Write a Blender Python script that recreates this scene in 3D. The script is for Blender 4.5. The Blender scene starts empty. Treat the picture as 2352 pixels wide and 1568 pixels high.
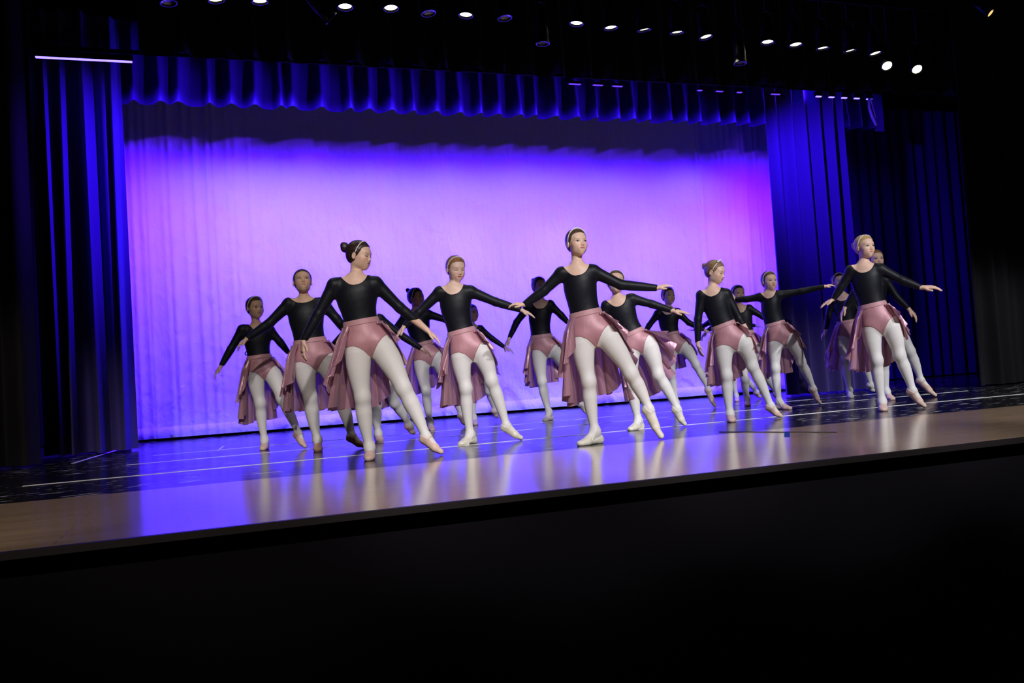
import bpy, math, random
import numpy as np
from mathutils import Vector, Matrix
SC = bpy.context.scene
COL = SC.collection
random.seed(7); RNG = np.random.default_rng(7)
QUAL = 1.0            # voxel size multiplier for the bodies

# ------------------------------------------------------------------ camera
F_PX = 1922.0
RW = np.array([[0.94846029, 0.04950754, -0.31300492],
               [-0.3105996, -0.05068531, -0.94918854],
               [-0.06285674, 0.99748684, -0.03269598]])      # rows: world axes seen from the camera
CAM = np.array([0.0, 0.0, 0.56])
cd = bpy.data.cameras.new('camera'); cam = bpy.data.objects.new('camera', cd); COL.objects.link(cam)
cd.sensor_width = 36.0; cd.lens = F_PX / 2352 * 36.0; cd.clip_start = 0.05; cd.clip_end = 200
M = Matrix([list(RW[i]) + [CAM[i]] for i in range(3)] + [[0, 0, 0, 1]])
cam.matrix_world = M
SC.camera = cam
# ------------------------------------------------------------------ view + world
vs = SC.view_settings
vs.view_transform = 'Standard'; vs.look = 'None'; vs.gamma = 1.0; vs.use_curve_mapping = False; vs.exposure = 0.0
wd = bpy.data.worlds.new('world'); SC.world = wd; wd.use_nodes = True
wd.node_tree.nodes['Background'].inputs[0].default_value = (0.55, 0.5, 0.8, 1)
wd.node_tree.nodes['Background'].inputs[1].default_value = 0.0035
SC.cycles.max_bounces = 5; SC.cycles.diffuse_bounces = 2; SC.cycles.glossy_bounces = 3
SC.cycles.sample_clamp_indirect = 4.0; SC.cycles.caustics_reflective = False; SC.cycles.caustics_refractive = False

def aim(o, target):
    d = Vector(target) - o.location
    o.rotation_euler = d.to_track_quat('-Z', 'Y').to_euler()

def area(name, loc, target, sx, sy, power, color, spread=math.pi):
    l = bpy.data.lights.new(name, 'AREA'); l.shape = 'RECTANGLE'; l.size = sx; l.size_y = sy
    l.energy = power; l.color = color; l.spread = spread
    o = bpy.data.objects.new(name, l); COL.objects.link(o); o.location = loc; aim(o, target); return o

def spot(name, loc, target, power, color, ang, blend=0.5, rad=0.06):
    l = bpy.data.lights.new(name, 'SPOT'); l.energy = power; l.color = color
    l.spot_size = math.radians(ang); l.spot_blend = blend; l.shadow_soft_size = rad
    o = bpy.data.objects.new(name, l); COL.objects.link(o); o.location = loc; aim(o, target); return o

# cyclorama wash: a row of units behind the black border, aimed down at the white drop
CYC = [(-1.1, 0.7), (-0.4, 0.9), (0.6, 1.1), (1.7, 1.05), (2.8, 1.0), (3.9, 1.0), (5.0, 1.0), (6.1, 1.0), (7.0, 0.9), (7.6, 0.6)]
for i, (x, k) in enumerate(CYC):
    area('cyc_wash', (x, 9.06, 3.97), (x, 10.2, 1.7), 1.0, 0.12, 30 * k, (0.075, 0.0015, 1.0), math.radians(84))
    area('cyc_blue', (x, 9.06, 3.91), (x, 10.2, 1.7), 1.0, 0.06, 8 * k, (0.03, 0.0, 1.0), math.radians(88))
    area('cyc_low', (x, 9.06, 3.95), (x, 10.2, 0.1), 1.0, 0.12, 66 * k, (0.045, 0.006, 1.0), math.radians(70))
for x, k in ((-0.3, 0.7), (0.6, 1.1), (1.6, 1.05), (2.6, 1.0), (3.7, 0.9), (4.8, 0.8), (6.0, 0.7)):
    area('cyc_pale', (x, 9.06, 3.97), (x, 10.2, 1.35), 0.9, 0.1, 12.5 * k, (0.165, 0.25, 1.0), math.radians(71))
for x, k in ((0.3, 0.25), (1.5, 0.6), (2.8, 0.9), (4.1, 1.1), (5.4, 1.1), (6.6, 0.9)):
    area('cyc_pale_low', (x, 9.06, 3.96), (x, 10.2, 0.2), 0.9, 0.1, 8.5 * k, (0.34, 0.26, 1.0), math.radians(46))
# blue wash on the legs and the valance, raking from stage right
B_ = (0.085, 0.010, 1.0)
spot('leg_wash', (0.6, 7.7, 3.35), (-1.45, 8.9, 2.4), 650, B_, 66, 1.0, 0.04)
spot('leg_wash', (5.95, 7.7, 3.35), (7.25, 8.9, 2.6), 300, B_, 84, 1.0, 0.04)
spot('leg_wash', (7.6, 9.1, 3.3), (9.3, 10.8, 2.3), 30, B_, 60, 1.0, 0.04)
for x in np.arange(-0.8, 8.6, 0.78):
    spot('valance_wash', (x + 1.0, 8.72, 3.93), (x, 9.5, 3.62), 62.0, B_, 78, 1.0, 0.03)
# front of house spots, flagged off above head height so that the drop stays clean
for x, tx, k, c in ((-3.2, -1.9, 0.45, (1.0, 0.92, 0.84)), (8.6, 8.6, 1.0, (0.94, 0.96, 1.0)), (-1.0, 0.2, 0.60, (1.0, 0.92, 0.84)), (0.8, 1.6, 0.9, (0.98, 0.95, 0.94)), (2.6, 3.0, 1.0, (0.94, 0.95, 0.99)), (4.6, 4.6, 1.0, (0.94, 0.95, 1.0)), (6.4, 6.4, 1.15, (0.94, 0.96, 1.0))):
    spot('house_spot', (x, -3.2, 6.0), (tx, 5.85, 0.0), 2100 * k, c, 23.5, 0.45, 0.12)
# overhead row (the lamps of the visible fixtures)
for x, k in ((0.3, .6), (1.3, .8), (2.4, 1.0), (3.5, 1.0), (4.6, 1.1), (5.7, 1.2)):
    spot('overhead_lamp', (x, 6.8, 3.40), (x, 6.3, 0.0), 32 * k, (1.0, 0.93, 0.80), 80, 1.0, 0.06)

# ------------------------------------------------------------------ projection helpers (photo pixel -> place on stage)
def ray(p): return RW @ np.array([p[0] - 1176.0, -(p[1] - 784.0), -F_PX])
def on_floor(p, z=0.0):
    d = ray(p); t = (z - CAM[2]) / d[2]; return CAM + t * d
def on_Y(p, Y):
    d = ray(p); return CAM + Y / d[1] * d

# ------------------------------------------------------------------ materials
def new_mat(name):
    m = bpy.data.materials.new(name); m.use_nodes = True
    nt = m.node_tree; b = nt.nodes['Principled BSDF']; return m, nt, b
def setp(b, **k):
    names = dict(color='Base Color', rough='Roughness', metal='Metallic', spec='Specular IOR Level', sheen='Sheen Weight',
                 sheenr='Sheen Roughness', coat='Coat Weight', coatr='Coat Roughness', sss='Subsurface Weight', trans='Transmission Weight',
                 em='Emission Color', ems='Emission Strength', ior='IOR', alpha='Alpha', aniso='Anisotropic')
    for a, v in k.items():
        if a in ('color', 'em') and len(v) == 3: v = tuple(v) + (1,)
        b.inputs[names[a]].default_value = v
def simple(name, color, rough=0.6, **k):
    m, nt, b = new_mat(name); setp(b, color=color, rough=rough, **k); return m
def node(nt, t, **k):
    n = nt.nodes.new(t)
    for a, v in k.items(): setattr(n, a, v)
    return n
def noise_bump(nt, b, scale, dist, strength=1.0, stretch=None, detail=3, coord='Object'):
    tc = node(nt, 'ShaderNodeTexCoord'); mp = node(nt, 'ShaderNodeMapping'); nz = node(nt, 'ShaderNodeTexNoise'); bu = node(nt, 'ShaderNodeBump')
    nt.links.new(tc.outputs[coord], mp.inputs[0])
    if stretch: mp.inputs['Scale'].default_value = stretch
    nt.links.new(mp.outputs[0], nz.inputs['Vector']); nz.inputs['Scale'].default_value = scale; nz.inputs['Detail'].default_value = detail
    nt.links.new(nz.outputs['Fac'], bu.inputs['Height']); bu.inputs['Distance'].default_value = dist; bu.inputs['Strength'].default_value = strength
    nt.links.new(bu.outputs[0], b.inputs['Normal']); return nz, bu, mp

def math_n(nt, op, a, b=None, c=None, clamp=False):
    n = node(nt, 'ShaderNodeMath', operation=op); n.use_clamp = clamp
    for i, v in enumerate((a, b, c)):
        if v is None: continue
        if isinstance(v, (int, float)): n.inputs[i].default_value = v
        else: nt.links.new(v, n.inputs[i])
    return n.outputs[0]
def mixc(nt, f, a, b):
    n = node(nt, 'ShaderNodeMix', data_type='RGBA')
    for s, v in ((0, f), (6, a), (7, b)):
        if isinstance(v, tuple): n.inputs[s].default_value = v if len(v) == 4 else v + (1,)
        elif isinstance(v, (int, float)): n.inputs[s].default_value = v
        else: nt.links.new(v, n.inputs[s])
    return n.outputs[2]

def skin_mat(name, base, lip):
    m, nt, b = new_mat(name); setp(b, rough=0.48, sss=0.0, spec=0.4)
    at = node(nt, 'ShaderNodeAttribute', attribute_name='head_xyz'); sp = node(nt, 'ShaderNodeSeparateXYZ')
    nt.links.new(at.outputs['Vector'], sp.inputs[0]); x, y, z = sp.outputs
    ax = math_n(nt, 'ABSOLUTE', x)
    def ell(cx, cz, rx, rz, src, soft=0.35):
        u = math_n(nt, 'DIVIDE', math_n(nt, 'SUBTRACT', src, cx), rx); v = math_n(nt, 'DIVIDE', math_n(nt, 'SUBTRACT', z, cz), rz)
        d = math_n(nt, 'ADD', math_n(nt, 'MULTIPLY', u, u), math_n(nt, 'MULTIPLY', v, v))
        return math_n(nt, 'MULTIPLY', math_n(nt, 'SUBTRACT', 1.0 + soft, d), 1.0 / (2 * soft), clamp=True)
    front = math_n(nt, 'GREATER_THAN', y, 0.04)
    lipm = math_n(nt, 'MULTIPLY', ell(0.0, -0.0508, 0.0210, 0.0072, x), front)
    # brows follow a gentle arch: z shifted by x
    zb = math_n(nt, 'SUBTRACT', z, math_n(nt, 'MULTIPLY', ax, 0.10))
    u = math_n(nt, 'DIVIDE', math_n(nt, 'SUBTRACT', ax, 0.032), 0.019); v = math_n(nt, 'DIVIDE', math_n(nt, 'SUBTRACT', zb, 0.0170), 0.0028)
    d = math_n(nt, 'ADD', math_n(nt, 'MULTIPLY', u, u), math_n(nt, 'MULTIPLY', v, v))
    brow = math_n(nt, 'MULTIPLY', math_n(nt, 'MULTIPLY', math_n(nt, 'SUBTRACT', 1.5, d), 0.6, clamp=True), front)
    chk = math_n(nt, 'MULTIPLY', math_n(nt, 'MULTIPLY', ell(0.040, -0.028, 0.024, 0.018, ax, 0.9), 0.35), front)
    nz = node(nt, 'ShaderNodeTexNoise'); nz.inputs['Scale'].default_value = 40
    tc = node(nt, 'ShaderNodeTexCoord'); nt.links.new(tc.outputs['Object'], nz.inputs['Vector'])
    c0 = mixc(nt, nz.outputs['Fac'], tuple(v * 0.94 for v in base), tuple(min(1, v * 1.05) for v in base))
    rosy = (min(1, base[0] * 1.02), base[1] * 0.72, base[2] * 0.68)
    c1 = mixc(nt, chk, c0, rosy)
    c2 = mixc(nt, math_n(nt, 'MULTIPLY', lipm, 0.9), c1, lip)
    dark = tuple(v * 0.28 for v in (base[0], base[1] * 0.8, base[2] * 0.65))
    c3 = mixc(nt, math_n(nt, 'MULTIPLY', brow, 0.72), c2, dark)
    nt.links.new(c3, b.inputs['Base Color'])
    return m

def hair_mat(name, c):
    m, nt, b = new_mat(name); setp(b, rough=0.38, spec=0.5, aniso=0.5)
    at = node(nt, 'ShaderNodeAttribute', attribute_name='head_xyz')
    mp = node(nt, 'ShaderNodeMapping'); mp.inputs['Scale'].default_value = (260, 26, 90)
    nz = node(nt, 'ShaderNodeTexNoise'); nz.inputs['Scale'].default_value = 1.0; nz.inputs['Detail'].default_value = 3
    nt.links.new(at.outputs['Vector'], mp.inputs[0]); nt.links.new(mp.outputs[0], nz.inputs['Vector'])
    f = math_n(nt, 'MULTIPLY', math_n(nt, 'SUBTRACT', nz.outputs['Fac'], 0.3), 2.2, clamp=True)
    nt.links.new(mixc(nt, f, tuple(v * 0.45 for v in c), tuple(min(1, v * 1.35) for v in c)), b.inputs['Base Color'])
    bu = node(nt, 'ShaderNodeBump'); bu.inputs['Distance'].default_value = 0.004; bu.inputs['Strength'].default_value = 0.8
    nt.links.new(nz.outputs['Fac'], bu.inputs['Height']); nt.links.new(bu.outputs[0], b.inputs['Normal'])
    return m

SKIN = {'fair': skin_mat('fair_skin', (0.72, 0.47, 0.36), (0.48, 0.12, 0.12)),
        'red': skin_mat('fair_skin_red_lips', (0.74, 0.50, 0.40), (0.55, 0.03, 0.04)),
        'tan': skin_mat('tan_or_dimmed_fair_skin', (0.66, 0.41, 0.29), (0.42, 0.12, 0.11)),  # tan complexion; also fair skin with dim light put into the tone
        'brown': skin_mat('brown_skin', (0.38, 0.19, 0.115), (0.20, 0.06, 0.05))}
HAIR = {'dark': hair_mat('dark_brown_hair', (0.030, 0.014, 0.010)), 'brown': hair_mat('brown_hair', (0.085, 0.042, 0.022)),
        'light': hair_mat('light_brown_hair', (0.24, 0.13, 0.06)), 'ginger': hair_mat('ginger_hair', (0.30, 0.13, 0.055)),
        'blonde': hair_mat('blonde_hair', (0.55, 0.36, 0.15)), 'black': hair_mat('black_hair', (0.008, 0.006, 0.008))}

def leotard_mat():
    m, nt, b = new_mat('black_leotard_fabric'); setp(b, color=(0.0045, 0.005, 0.010), rough=0.5, spec=0.22, sheen=0.08, sheenr=0.4)
    noise_bump(nt, b, 9.0, 0.009, 0.4, (1, 1, 0.9), 2); return m
def tights_mat():
    m, nt, b = new_mat('white_tights'); setp(b, color=(0.75, 0.72, 0.71), rough=0.6, sheen=0.12, sheenr=0.4)
    noise_bump(nt, b, 30.0, 0.001, 0.3); return m
def satin_mat(name, c, metal=0.35, rough=0.34, bump=0.012, scale=14.0, transl=0.0):
    m, nt, b = new_mat(name); setp(b, color=c, rough=rough, metal=metal, sheen=0.2, spec=0.5)
    nz, bu, mp = noise_bump(nt, b, scale, bump, 0.8, (1, 1, 0.45), 3)
    if transl > 0:
        t = node(nt, 'ShaderNodeBsdfTranslucent'); t.inputs[0].default_value = c + (1,)
        mx = node(nt, 'ShaderNodeMixShader'); mx.inputs[0].default_value = transl
        out = nt.nodes['Material Output']
        nt.links.new(b.outputs[0], mx.inputs[1]); nt.links.new(t.outputs[0], mx.inputs[2]); nt.links.new(mx.outputs[0], out.inputs[0])
    return m
M_LEO = leotard_mat(); M_TIGHT = tights_mat()
M_BRIEF = satin_mat('rose_satin_panel', (0.47, 0.22, 0.26), 0.08, 0.48, 0.006, 12.0)
M_BAND = satin_mat('rose_waistband', (0.50, 0.25, 0.28), 0.05, 0.55, 0.003, 20.0)
M_DRAPE = satin_mat('rose_satin_drape', (0.62, 0.32, 0.40), 0.28, 0.36, 0.012, 16.0, 0.32)
M_SHOE = {'pink': simple('pink_canvas_slipper', (0.72, 0.50, 0.42), 0.6), 'tan': simple('tan_leather_slipper', (0.62, 0.36, 0.22), 0.55),
          'white': simple('ivory_satin_slipper', (0.76, 0.70, 0.58), 0.35, sheen=0.3)}
M_EYEW = simple('eye_white', (0.44, 0.40, 0.39), 0.3); M_IRIS = simple('dark_iris', (0.035, 0.02, 0.014), 0.15); M_LASH = simple('eyelash', (0.015, 0.01, 0.01), 0.6)
M_PEARL = simple('pearl_white', (0.85, 0.82, 0.80), 0.25); M_BLACKCORD = simple('black_cord', (0.01, 0.01, 0.012), 0.6)
M_SKINDARKRED = simple('dark_red_cord', (0.25, 0.03, 0.02), 0.5)

# ------------------------------------------------------------------ object helpers
def tag(o, label=None, cat=None, group=None, kind=None):
    if label: o['label'] = label
    if cat: o['category'] = cat
    if group: o['group'] = group
    if kind: o['kind'] = kind
    return o
def mesh_obj(name, V, Fs, mats, parent=None, smooth=True, attrs=None, midx=None):
    me = bpy.data.meshes.new(name)
    V = np.asarray(V, np.float32)
    if isinstance(Fs, np.ndarray) and Fs.ndim == 2:
        n, k = Fs.shape
        me.vertices.add(len(V)); me.vertices.foreach_set('co', V.ravel())
        me.loops.add(n * k); me.loops.foreach_set('vertex_index', Fs.astype(np.int32).ravel())
        me.polygons.add(n); me.polygons.foreach_set('loop_start', np.arange(0, n * k, k, dtype=np.int32))
        me.update(calc_edges=True)
    else:
        me.from_pydata([tuple(map(float, v)) for v in V], [], [list(map(int, f)) for f in Fs]); me.update()
    if not isinstance(mats, (list, tuple)): mats = [mats]
    for m in mats: me.materials.append(m)
    if smooth: me.polygons.foreach_set('use_smooth', np.ones(len(me.polygons), bool))
    if midx is not None: me.polygons.foreach_set('material_index', np.asarray(midx, np.int32))
    if attrs:
        for an, av in attrs.items():
            a = me.attributes.new(an, 'FLOAT_VECTOR', 'POINT'); a.data.foreach_set('vector', np.asarray(av, np.float32).ravel())
    me.validate()
    o = bpy.data.objects.new(name, me); COL.objects.link(o)
    if parent: o.parent = parent
    return o
def empty(name, loc, rz=0.0):
    o = bpy.data.objects.new(name, None); COL.objects.link(o); o.location = loc; o.rotation_euler = (0, 0, rz); o.empty_display_size = 0.1
    return o
class MB:
    def __init__(s): s.v = []; s.f = []; s.n = 0
    def add(s, V, Fs):
        V = [tuple(map(float, p)) for p in V]; s.v += V; s.f += [tuple(int(i) + s.n for i in f) for f in Fs]; s.n += len(V); return s
    def box(s, x0, x1, y0, y1, z0, z1):
        return s.add([(x0, y0, z0), (x1, y0, z0), (x1, y1, z0), (x0, y1, z0), (x0, y0, z1), (x1, y0, z1), (x1, y1, z1), (x0, y1, z1)],
                     [(0, 3, 2, 1), (4, 5, 6, 7), (0, 1, 5, 4), (1, 2, 6, 5), (2, 3, 7, 6), (3, 0, 4, 7)])
    def tube(s, pts, r, n=8, caps=True, closed=False):
        pts = [Vector(p) for p in pts]; rs = r if isinstance(r, (list, tuple)) else [r] * len(pts)
        V = []; m = len(pts)
        up = None
        for i, p in enumerate(pts):
            d = (pts[(i + 1) % m] - pts[i - 1]) if closed else (pts[min(i + 1, m - 1)] - pts[max(i - 1, 0)])
            d.normalize()
            if up is None: up = Vector((0, 0, 1)) if abs(d.z) < 0.9 else Vector((1, 0, 0))
            a = (up - d * up.dot(d)).normalized(); up = a; b = d.cross(a)
            for k in range(n):
                t = 2 * math.pi * k / n; V.append(p + (a * math.cos(t) + b * math.sin(t)) * rs[i])
        Fs = []
        for i in range(m if closed else m - 1):
            j = (i + 1) % m
            for k in range(n): Fs.append((i * n + k, i * n + (k + 1) % n, j * n + (k + 1) % n, j * n + k))
        if caps and not closed: Fs += [tuple(range(n))[::-1], tuple(range((m - 1) * n, m * n))]
        return s.add(V, Fs)
    def sphere(s, c, r, n=10, m=7):
        V = []; Fs = []; rr = r if hasattr(r, '__len__') else (r, r, r)
        for i in range(m + 1):
            a = math.pi * i / m
            for k in range(n):
                t = 2 * math.pi * k / n; V.append((c[0] + rr[0] * math.sin(a) * math.cos(t), c[1] + rr[1] * math.sin(a) * math.sin(t), c[2] + rr[2] * math.cos(a)))
        for i in range(m):
            for k in range(n): Fs.append((i * n + k, (i + 1) * n + k, (i + 1) * n + (k + 1) % n, i * n + (k + 1) % n))
        return s.add(V, Fs)
    def build(s, name, mat, parent=None, smooth=False): return mesh_obj(name, s.v, s.f, mat, parent, smooth)

# ------------------------------------------------------------------ distance-field body kit
f32 = np.float32
def vec(*a): return np.array(a, float)
def nrm(v): v = np.asarray(v, float); return v / (np.linalg.norm(v) + 1e-9)
def smin(a, b, k):
    h = np.clip(k - np.abs(a - b), 0, None) / k
    return np.minimum(a, b) - h * h * k * 0.25
def smax(a, b, k): return -smin(-a, -b, k)

class Grid:
    """rectilinear sampling grid; fields are sampled block-wise around each limb"""
    def __init__(s, xs, ys, zs): s.ax = (xs.astype(f32), ys.astype(f32), zs.astype(f32)); s.shape = (len(xs), len(ys), len(zs))
    def new(s): return np.full(s.shape, 1.0, f32)
    def block(s, lo, hi):
        sl = []
        for a, l, h in zip(s.ax, lo, hi):
            i = max(0, int(np.searchsorted(a, l)) - 1); j = min(len(a), int(np.searchsorted(a, h)) + 1)
            if j <= i: return None
            sl.append(slice(i, j))
        return tuple(sl)
    def pts(s, sl): return (s.ax[0][sl[0]][:, None, None], s.ax[1][sl[1]][None, :, None], s.ax[2][sl[2]][None, None, :])
    def add(s, Fd, prim, k=0.0):
        fn, lo, hi = prim
        sl = s.block(np.asarray(lo) - 0.035, np.asarray(hi) + 0.035)
        if sl is None: return
        d = fn(*s.pts(sl)); cur = Fd[sl]; Fd[sl] = smin(cur, d, k) if k > 0 else np.minimum(cur, d)

def axis_pts(lo, hi, h, fine=(), hf=0.003):
    """coordinates from lo to hi, step h, step hf inside the fine intervals"""
    out = [lo]; x = lo
    while x < hi:
        st = h
        for a, b in fine:
            if a - h < x < b: st = min(st, hf)
        x += st; out.append(x)
    return np.array(out)

def surface_nets(Fd, ax):
    ins = Fd < 0; nx, ny, nz = Fd.shape
    c = np.zeros((nx - 1, ny - 1, nz - 1), np.uint8)
    for dx in (0, 1):
        for dy in (0, 1):
            for dz in (0, 1): c += ins[dx:nx - 1 + dx, dy:ny - 1 + dy, dz:nz - 1 + dz]
    act = (c > 0) & (c < 8); I, J, K = np.nonzero(act)
    if len(I) == 0: return np.zeros((0, 3)), np.zeros((0, 4), int)
    idx = np.full(act.shape, -1, np.int32); idx[I, J, K] = np.arange(len(I))
    acc = np.zeros((len(I), 3)); cnt = np.zeros(len(I))
    for a in range(3):
        o = [b for b in range(3) if b != a]
        for p in (0, 1):
            for q in (0, 1):
                d0 = [0, 0, 0]; d0[o[0]] = p; d0[o[1]] = q; d1 = list(d0); d1[a] = 1
                v0 = Fd[I + d0[0], J + d0[1], K + d0[2]]; v1 = Fd[I + d1[0], J + d1[1], K + d1[2]]
                m = (v0 < 0) != (v1 < 0); t = v0[m] / (v0[m] - v1[m])
                pos = np.zeros((m.sum(), 3)); pos[:, o[0]] = p; pos[:, o[1]] = q; pos[:, a] = t
                acc[m] += pos; cnt[m] += 1
    P = acc / cnt[:, None] + np.stack([I, J, K], 1)
    V = np.stack([np.interp(P[:, i], np.arange(len(ax[i])), ax[i]) for i in range(3)], 1)
    Q = []
    for a in range(3):
        b, c2 = (a + 1) % 3, (a + 2) % 3
        s0 = [slice(None)] * 3; s1 = [slice(None)] * 3; s0[a] = slice(0, -1); s1[a] = slice(1, None)
        s0[b] = s1[b] = slice(1, -1); s0[c2] = s1[c2] = slice(1, -1)
        A0 = ins[tuple(s0)]; A1 = ins[tuple(s1)]
        E = np.nonzero(A0 != A1); e = [E[0].copy(), E[1].copy(), E[2].copy()]; e[b] += 1; e[c2] += 1
        def cell(db, dc):
            g = [e[0].copy(), e[1].copy(), e[2].copy()]; g[b] += db; g[c2] += dc; return idx[g[0], g[1], g[2]]
        q = np.stack([cell(-1, -1), cell(0, -1), cell(0, 0), cell(-1, 0)], 1)
        fl = ~ins[e[0], e[1], e[2]]; q[fl] = q[fl][:, ::-1]; Q.append(q)
    Q = np.concatenate(Q); Q = Q[(Q >= 0).all(1)]
    return V, Q

def limb(p0, p1, tab, bow=None, squash=None):
    """tapered limb: tab = [(t, radius)...]; bow bends the axis"""
    p0 = np.asarray(p0, float); p1 = np.asarray(p1, float); d = p1 - p0; L2 = float(d @ d) + 1e-12
    T = [t for t, r in tab]; Rr = [r for t, r in tab]; mr = max(Rr)
    bw = np.zeros(3) if bow is None else np.asarray(bow, float)
    uni = len(tab) > 2
    def fn(x, y, z):
        t = np.clip(((x - p0[0]) * d[0] + (y - p0[1]) * d[1] + (z - p0[2]) * d[2]) / L2, 0, 1).astype(f32)
        r = np.interp(t, T, Rr).astype(f32) if uni else (Rr[0] + (Rr[1] - Rr[0]) * t).astype(f32)
        w = 4 * t * (1 - t)
        cx = p0[0] + d[0] * t + bw[0] * w; cy = p0[1] + d[1] * t + bw[1] * w; cz = p0[2] + d[2] * t + bw[2] * w
        return (np.sqrt((x - cx) ** 2 + (y - cy) ** 2 + (z - cz) ** 2) - r).astype(f32)
    lo = np.minimum(p0, p1) - mr - np.abs(bw); hi = np.maximum(p0, p1) + mr + np.abs(bw)
    return fn, lo, hi
def ellipsoid(c, r, Rm=None):
    c = np.asarray(c, float); r = np.asarray(r, float); Rm = np.eye(3) if Rm is None else Rm     # columns of Rm = axes
    def fn(x, y, z):
        X = x - c[0]; Y = y - c[1]; Z = z - c[2]
        u = [(X * Rm[0, i] + Y * Rm[1, i] + Z * Rm[2, i]) / r[i] for i in range(3)]
        q = np.sqrt(u[0] ** 2 + u[1] ** 2 + u[2] ** 2) + 1e-6
        g = np.sqrt((u[0] / r[0]) ** 2 + (u[1] / r[1]) ** 2 + (u[2] / r[2]) ** 2) + 1e-6
        return ((q - 1) * q / g).astype(f32)
    m = r.max(); return fn, c - m, c + m

TORSO = [(-.22, .020, .030), (-.17, .060, .055), (-.09, .112, .080), (0, .131, .088), (.10, .128, .086), (.22, .115, .078), (.36, .101, .071),
         (.50, .105, .074), (.66, .119, .080), (.78, .124, .078), (.88, .112, .066), (.96, .075, .052), (1.02, .045, .042), (1.1, .03, .03)]
def dist_torso(b):
    U, Lt, hip, r0, r1, off, wt = b['U'], b['Lt'], b['hip'], b['r0'], b['r1'], b['off'], b['wt']
    s = b['s']; gw = b['g']; T = np.array(TORSO); sh = b['shw']
    A = T[:, 1] * s * gw; B = T[:, 2] * s * gw
    k = np.interp(T[:, 0], [0, .4, .75, .9], [1, 1, sh, sh]); A = A * k
    hs = np.linspace(-.25, 1.12, 60)
    # smooth the profile tables
    A2 = np.interp(hs, T[:, 0], A); B2 = np.interp(hs, T[:, 0], B)
    for _ in range(3):
        A2[1:-1] = (A2[:-2] + 2 * A2[1:-1] + A2[2:]) / 4; B2[1:-1] = (B2[:-2] + 2 * B2[1:-1] + B2[2:]) / 4
    fr = np.array([0, -1.0, 0.0])
    def frame(x, y, z):
        X = x - hip[0]; Y = y - hip[1]; Z = z - hip[2]
        h = (X * U[0] + Y * U[1] + Z * U[2]) / Lt
        hc = np.clip(h, 0, 1); w = np.where(hc < wt, hc / wt, (1 - hc) / (1 - wt)); w = w * w * (3 - 2 * w)
        w = np.sin(np.clip(w, 0, 1) * np.pi / 2)
        X = X - h * Lt * U[0] - off[0] * w; Y = Y - h * Lt * U[1] - off[1] * w; Z = Z - h * Lt * U[2] - off[2] * w
        m = np.clip((h - 0.1) / 0.75, 0, 1)
        rx = r0[0] + (r1[0] - r0[0]) * m; ry = r0[1] + (r1[1] - r0[1]) * m; rz = r0[2] + (r1[2] - r0[2]) * m
        n = np.sqrt(rx * rx + ry * ry + rz * rz); rx = rx / n; ry = ry / n; rz = rz / n
        fx = ry * U[2] - rz * U[1]; fy = rz * U[0] - rx * U[2]; fz = rx * U[1] - ry * U[0]   # r x U
        u = X * rx + Y * ry + Z * rz; v = X * fx + Y * fy + Z * fz                      # v>0 towards the viewer
        return h, u, v
    b['frame'] = frame
    def fn(x, y, z):
        h, u, v = frame(x, y, z)
        a = np.interp(h, hs, A2); bb = np.interp(h, hs, B2)
        q = np.sqrt((u / a) ** 2 + (v / bb) ** 2) + 1e-5
        g = np.sqrt(u * u / a ** 4 + v * v / bb ** 4) + 1e-5
        d = (q - 1) * q / g
        d = np.where(q < 0.05, -np.minimum(a, bb), d)
        e = np.maximum(-.21 - h, h - 1.06) * Lt
        return np.maximum(d, e).astype(f32)
    pts = [hip + U * Lt * t + off * 0 for t in (-.3, 1.1)] + [hip + off]
    lo = np.min(pts, 0) - .17 * s * gw; hi = np.max(pts, 0) + .17 * s * gw
    return fn, lo, hi

def rot_head(yaw, pitch, roll):
    """columns: X_h (towards viewer-left when facing the viewer), Y_h face direction, Z_h up, in the local frame (x right, y away, z up)"""
    ya, pi_, ro = map(math.radians, (yaw, pitch, roll))
    Y = vec(math.sin(ya), -math.cos(ya), 0); Z = vec(0, 0, 1)
    Y2 = Y * math.cos(pi_) - Z * math.sin(pi_); Z2 = Z * math.cos(pi_) + Y * math.sin(pi_)
    X = np.cross(Y2, Z2)
    Rr = np.stack([X, Y2, Z2], 1)
    c, s_ = math.cos(ro), math.sin(ro)            # roll about the viewing axis (local y), + = top towards viewer-right
    Rz = np.array([[c, 0, s_], [0, 1, 0], [-s_, 0, c]])
    return Rz @ Rr

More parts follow.
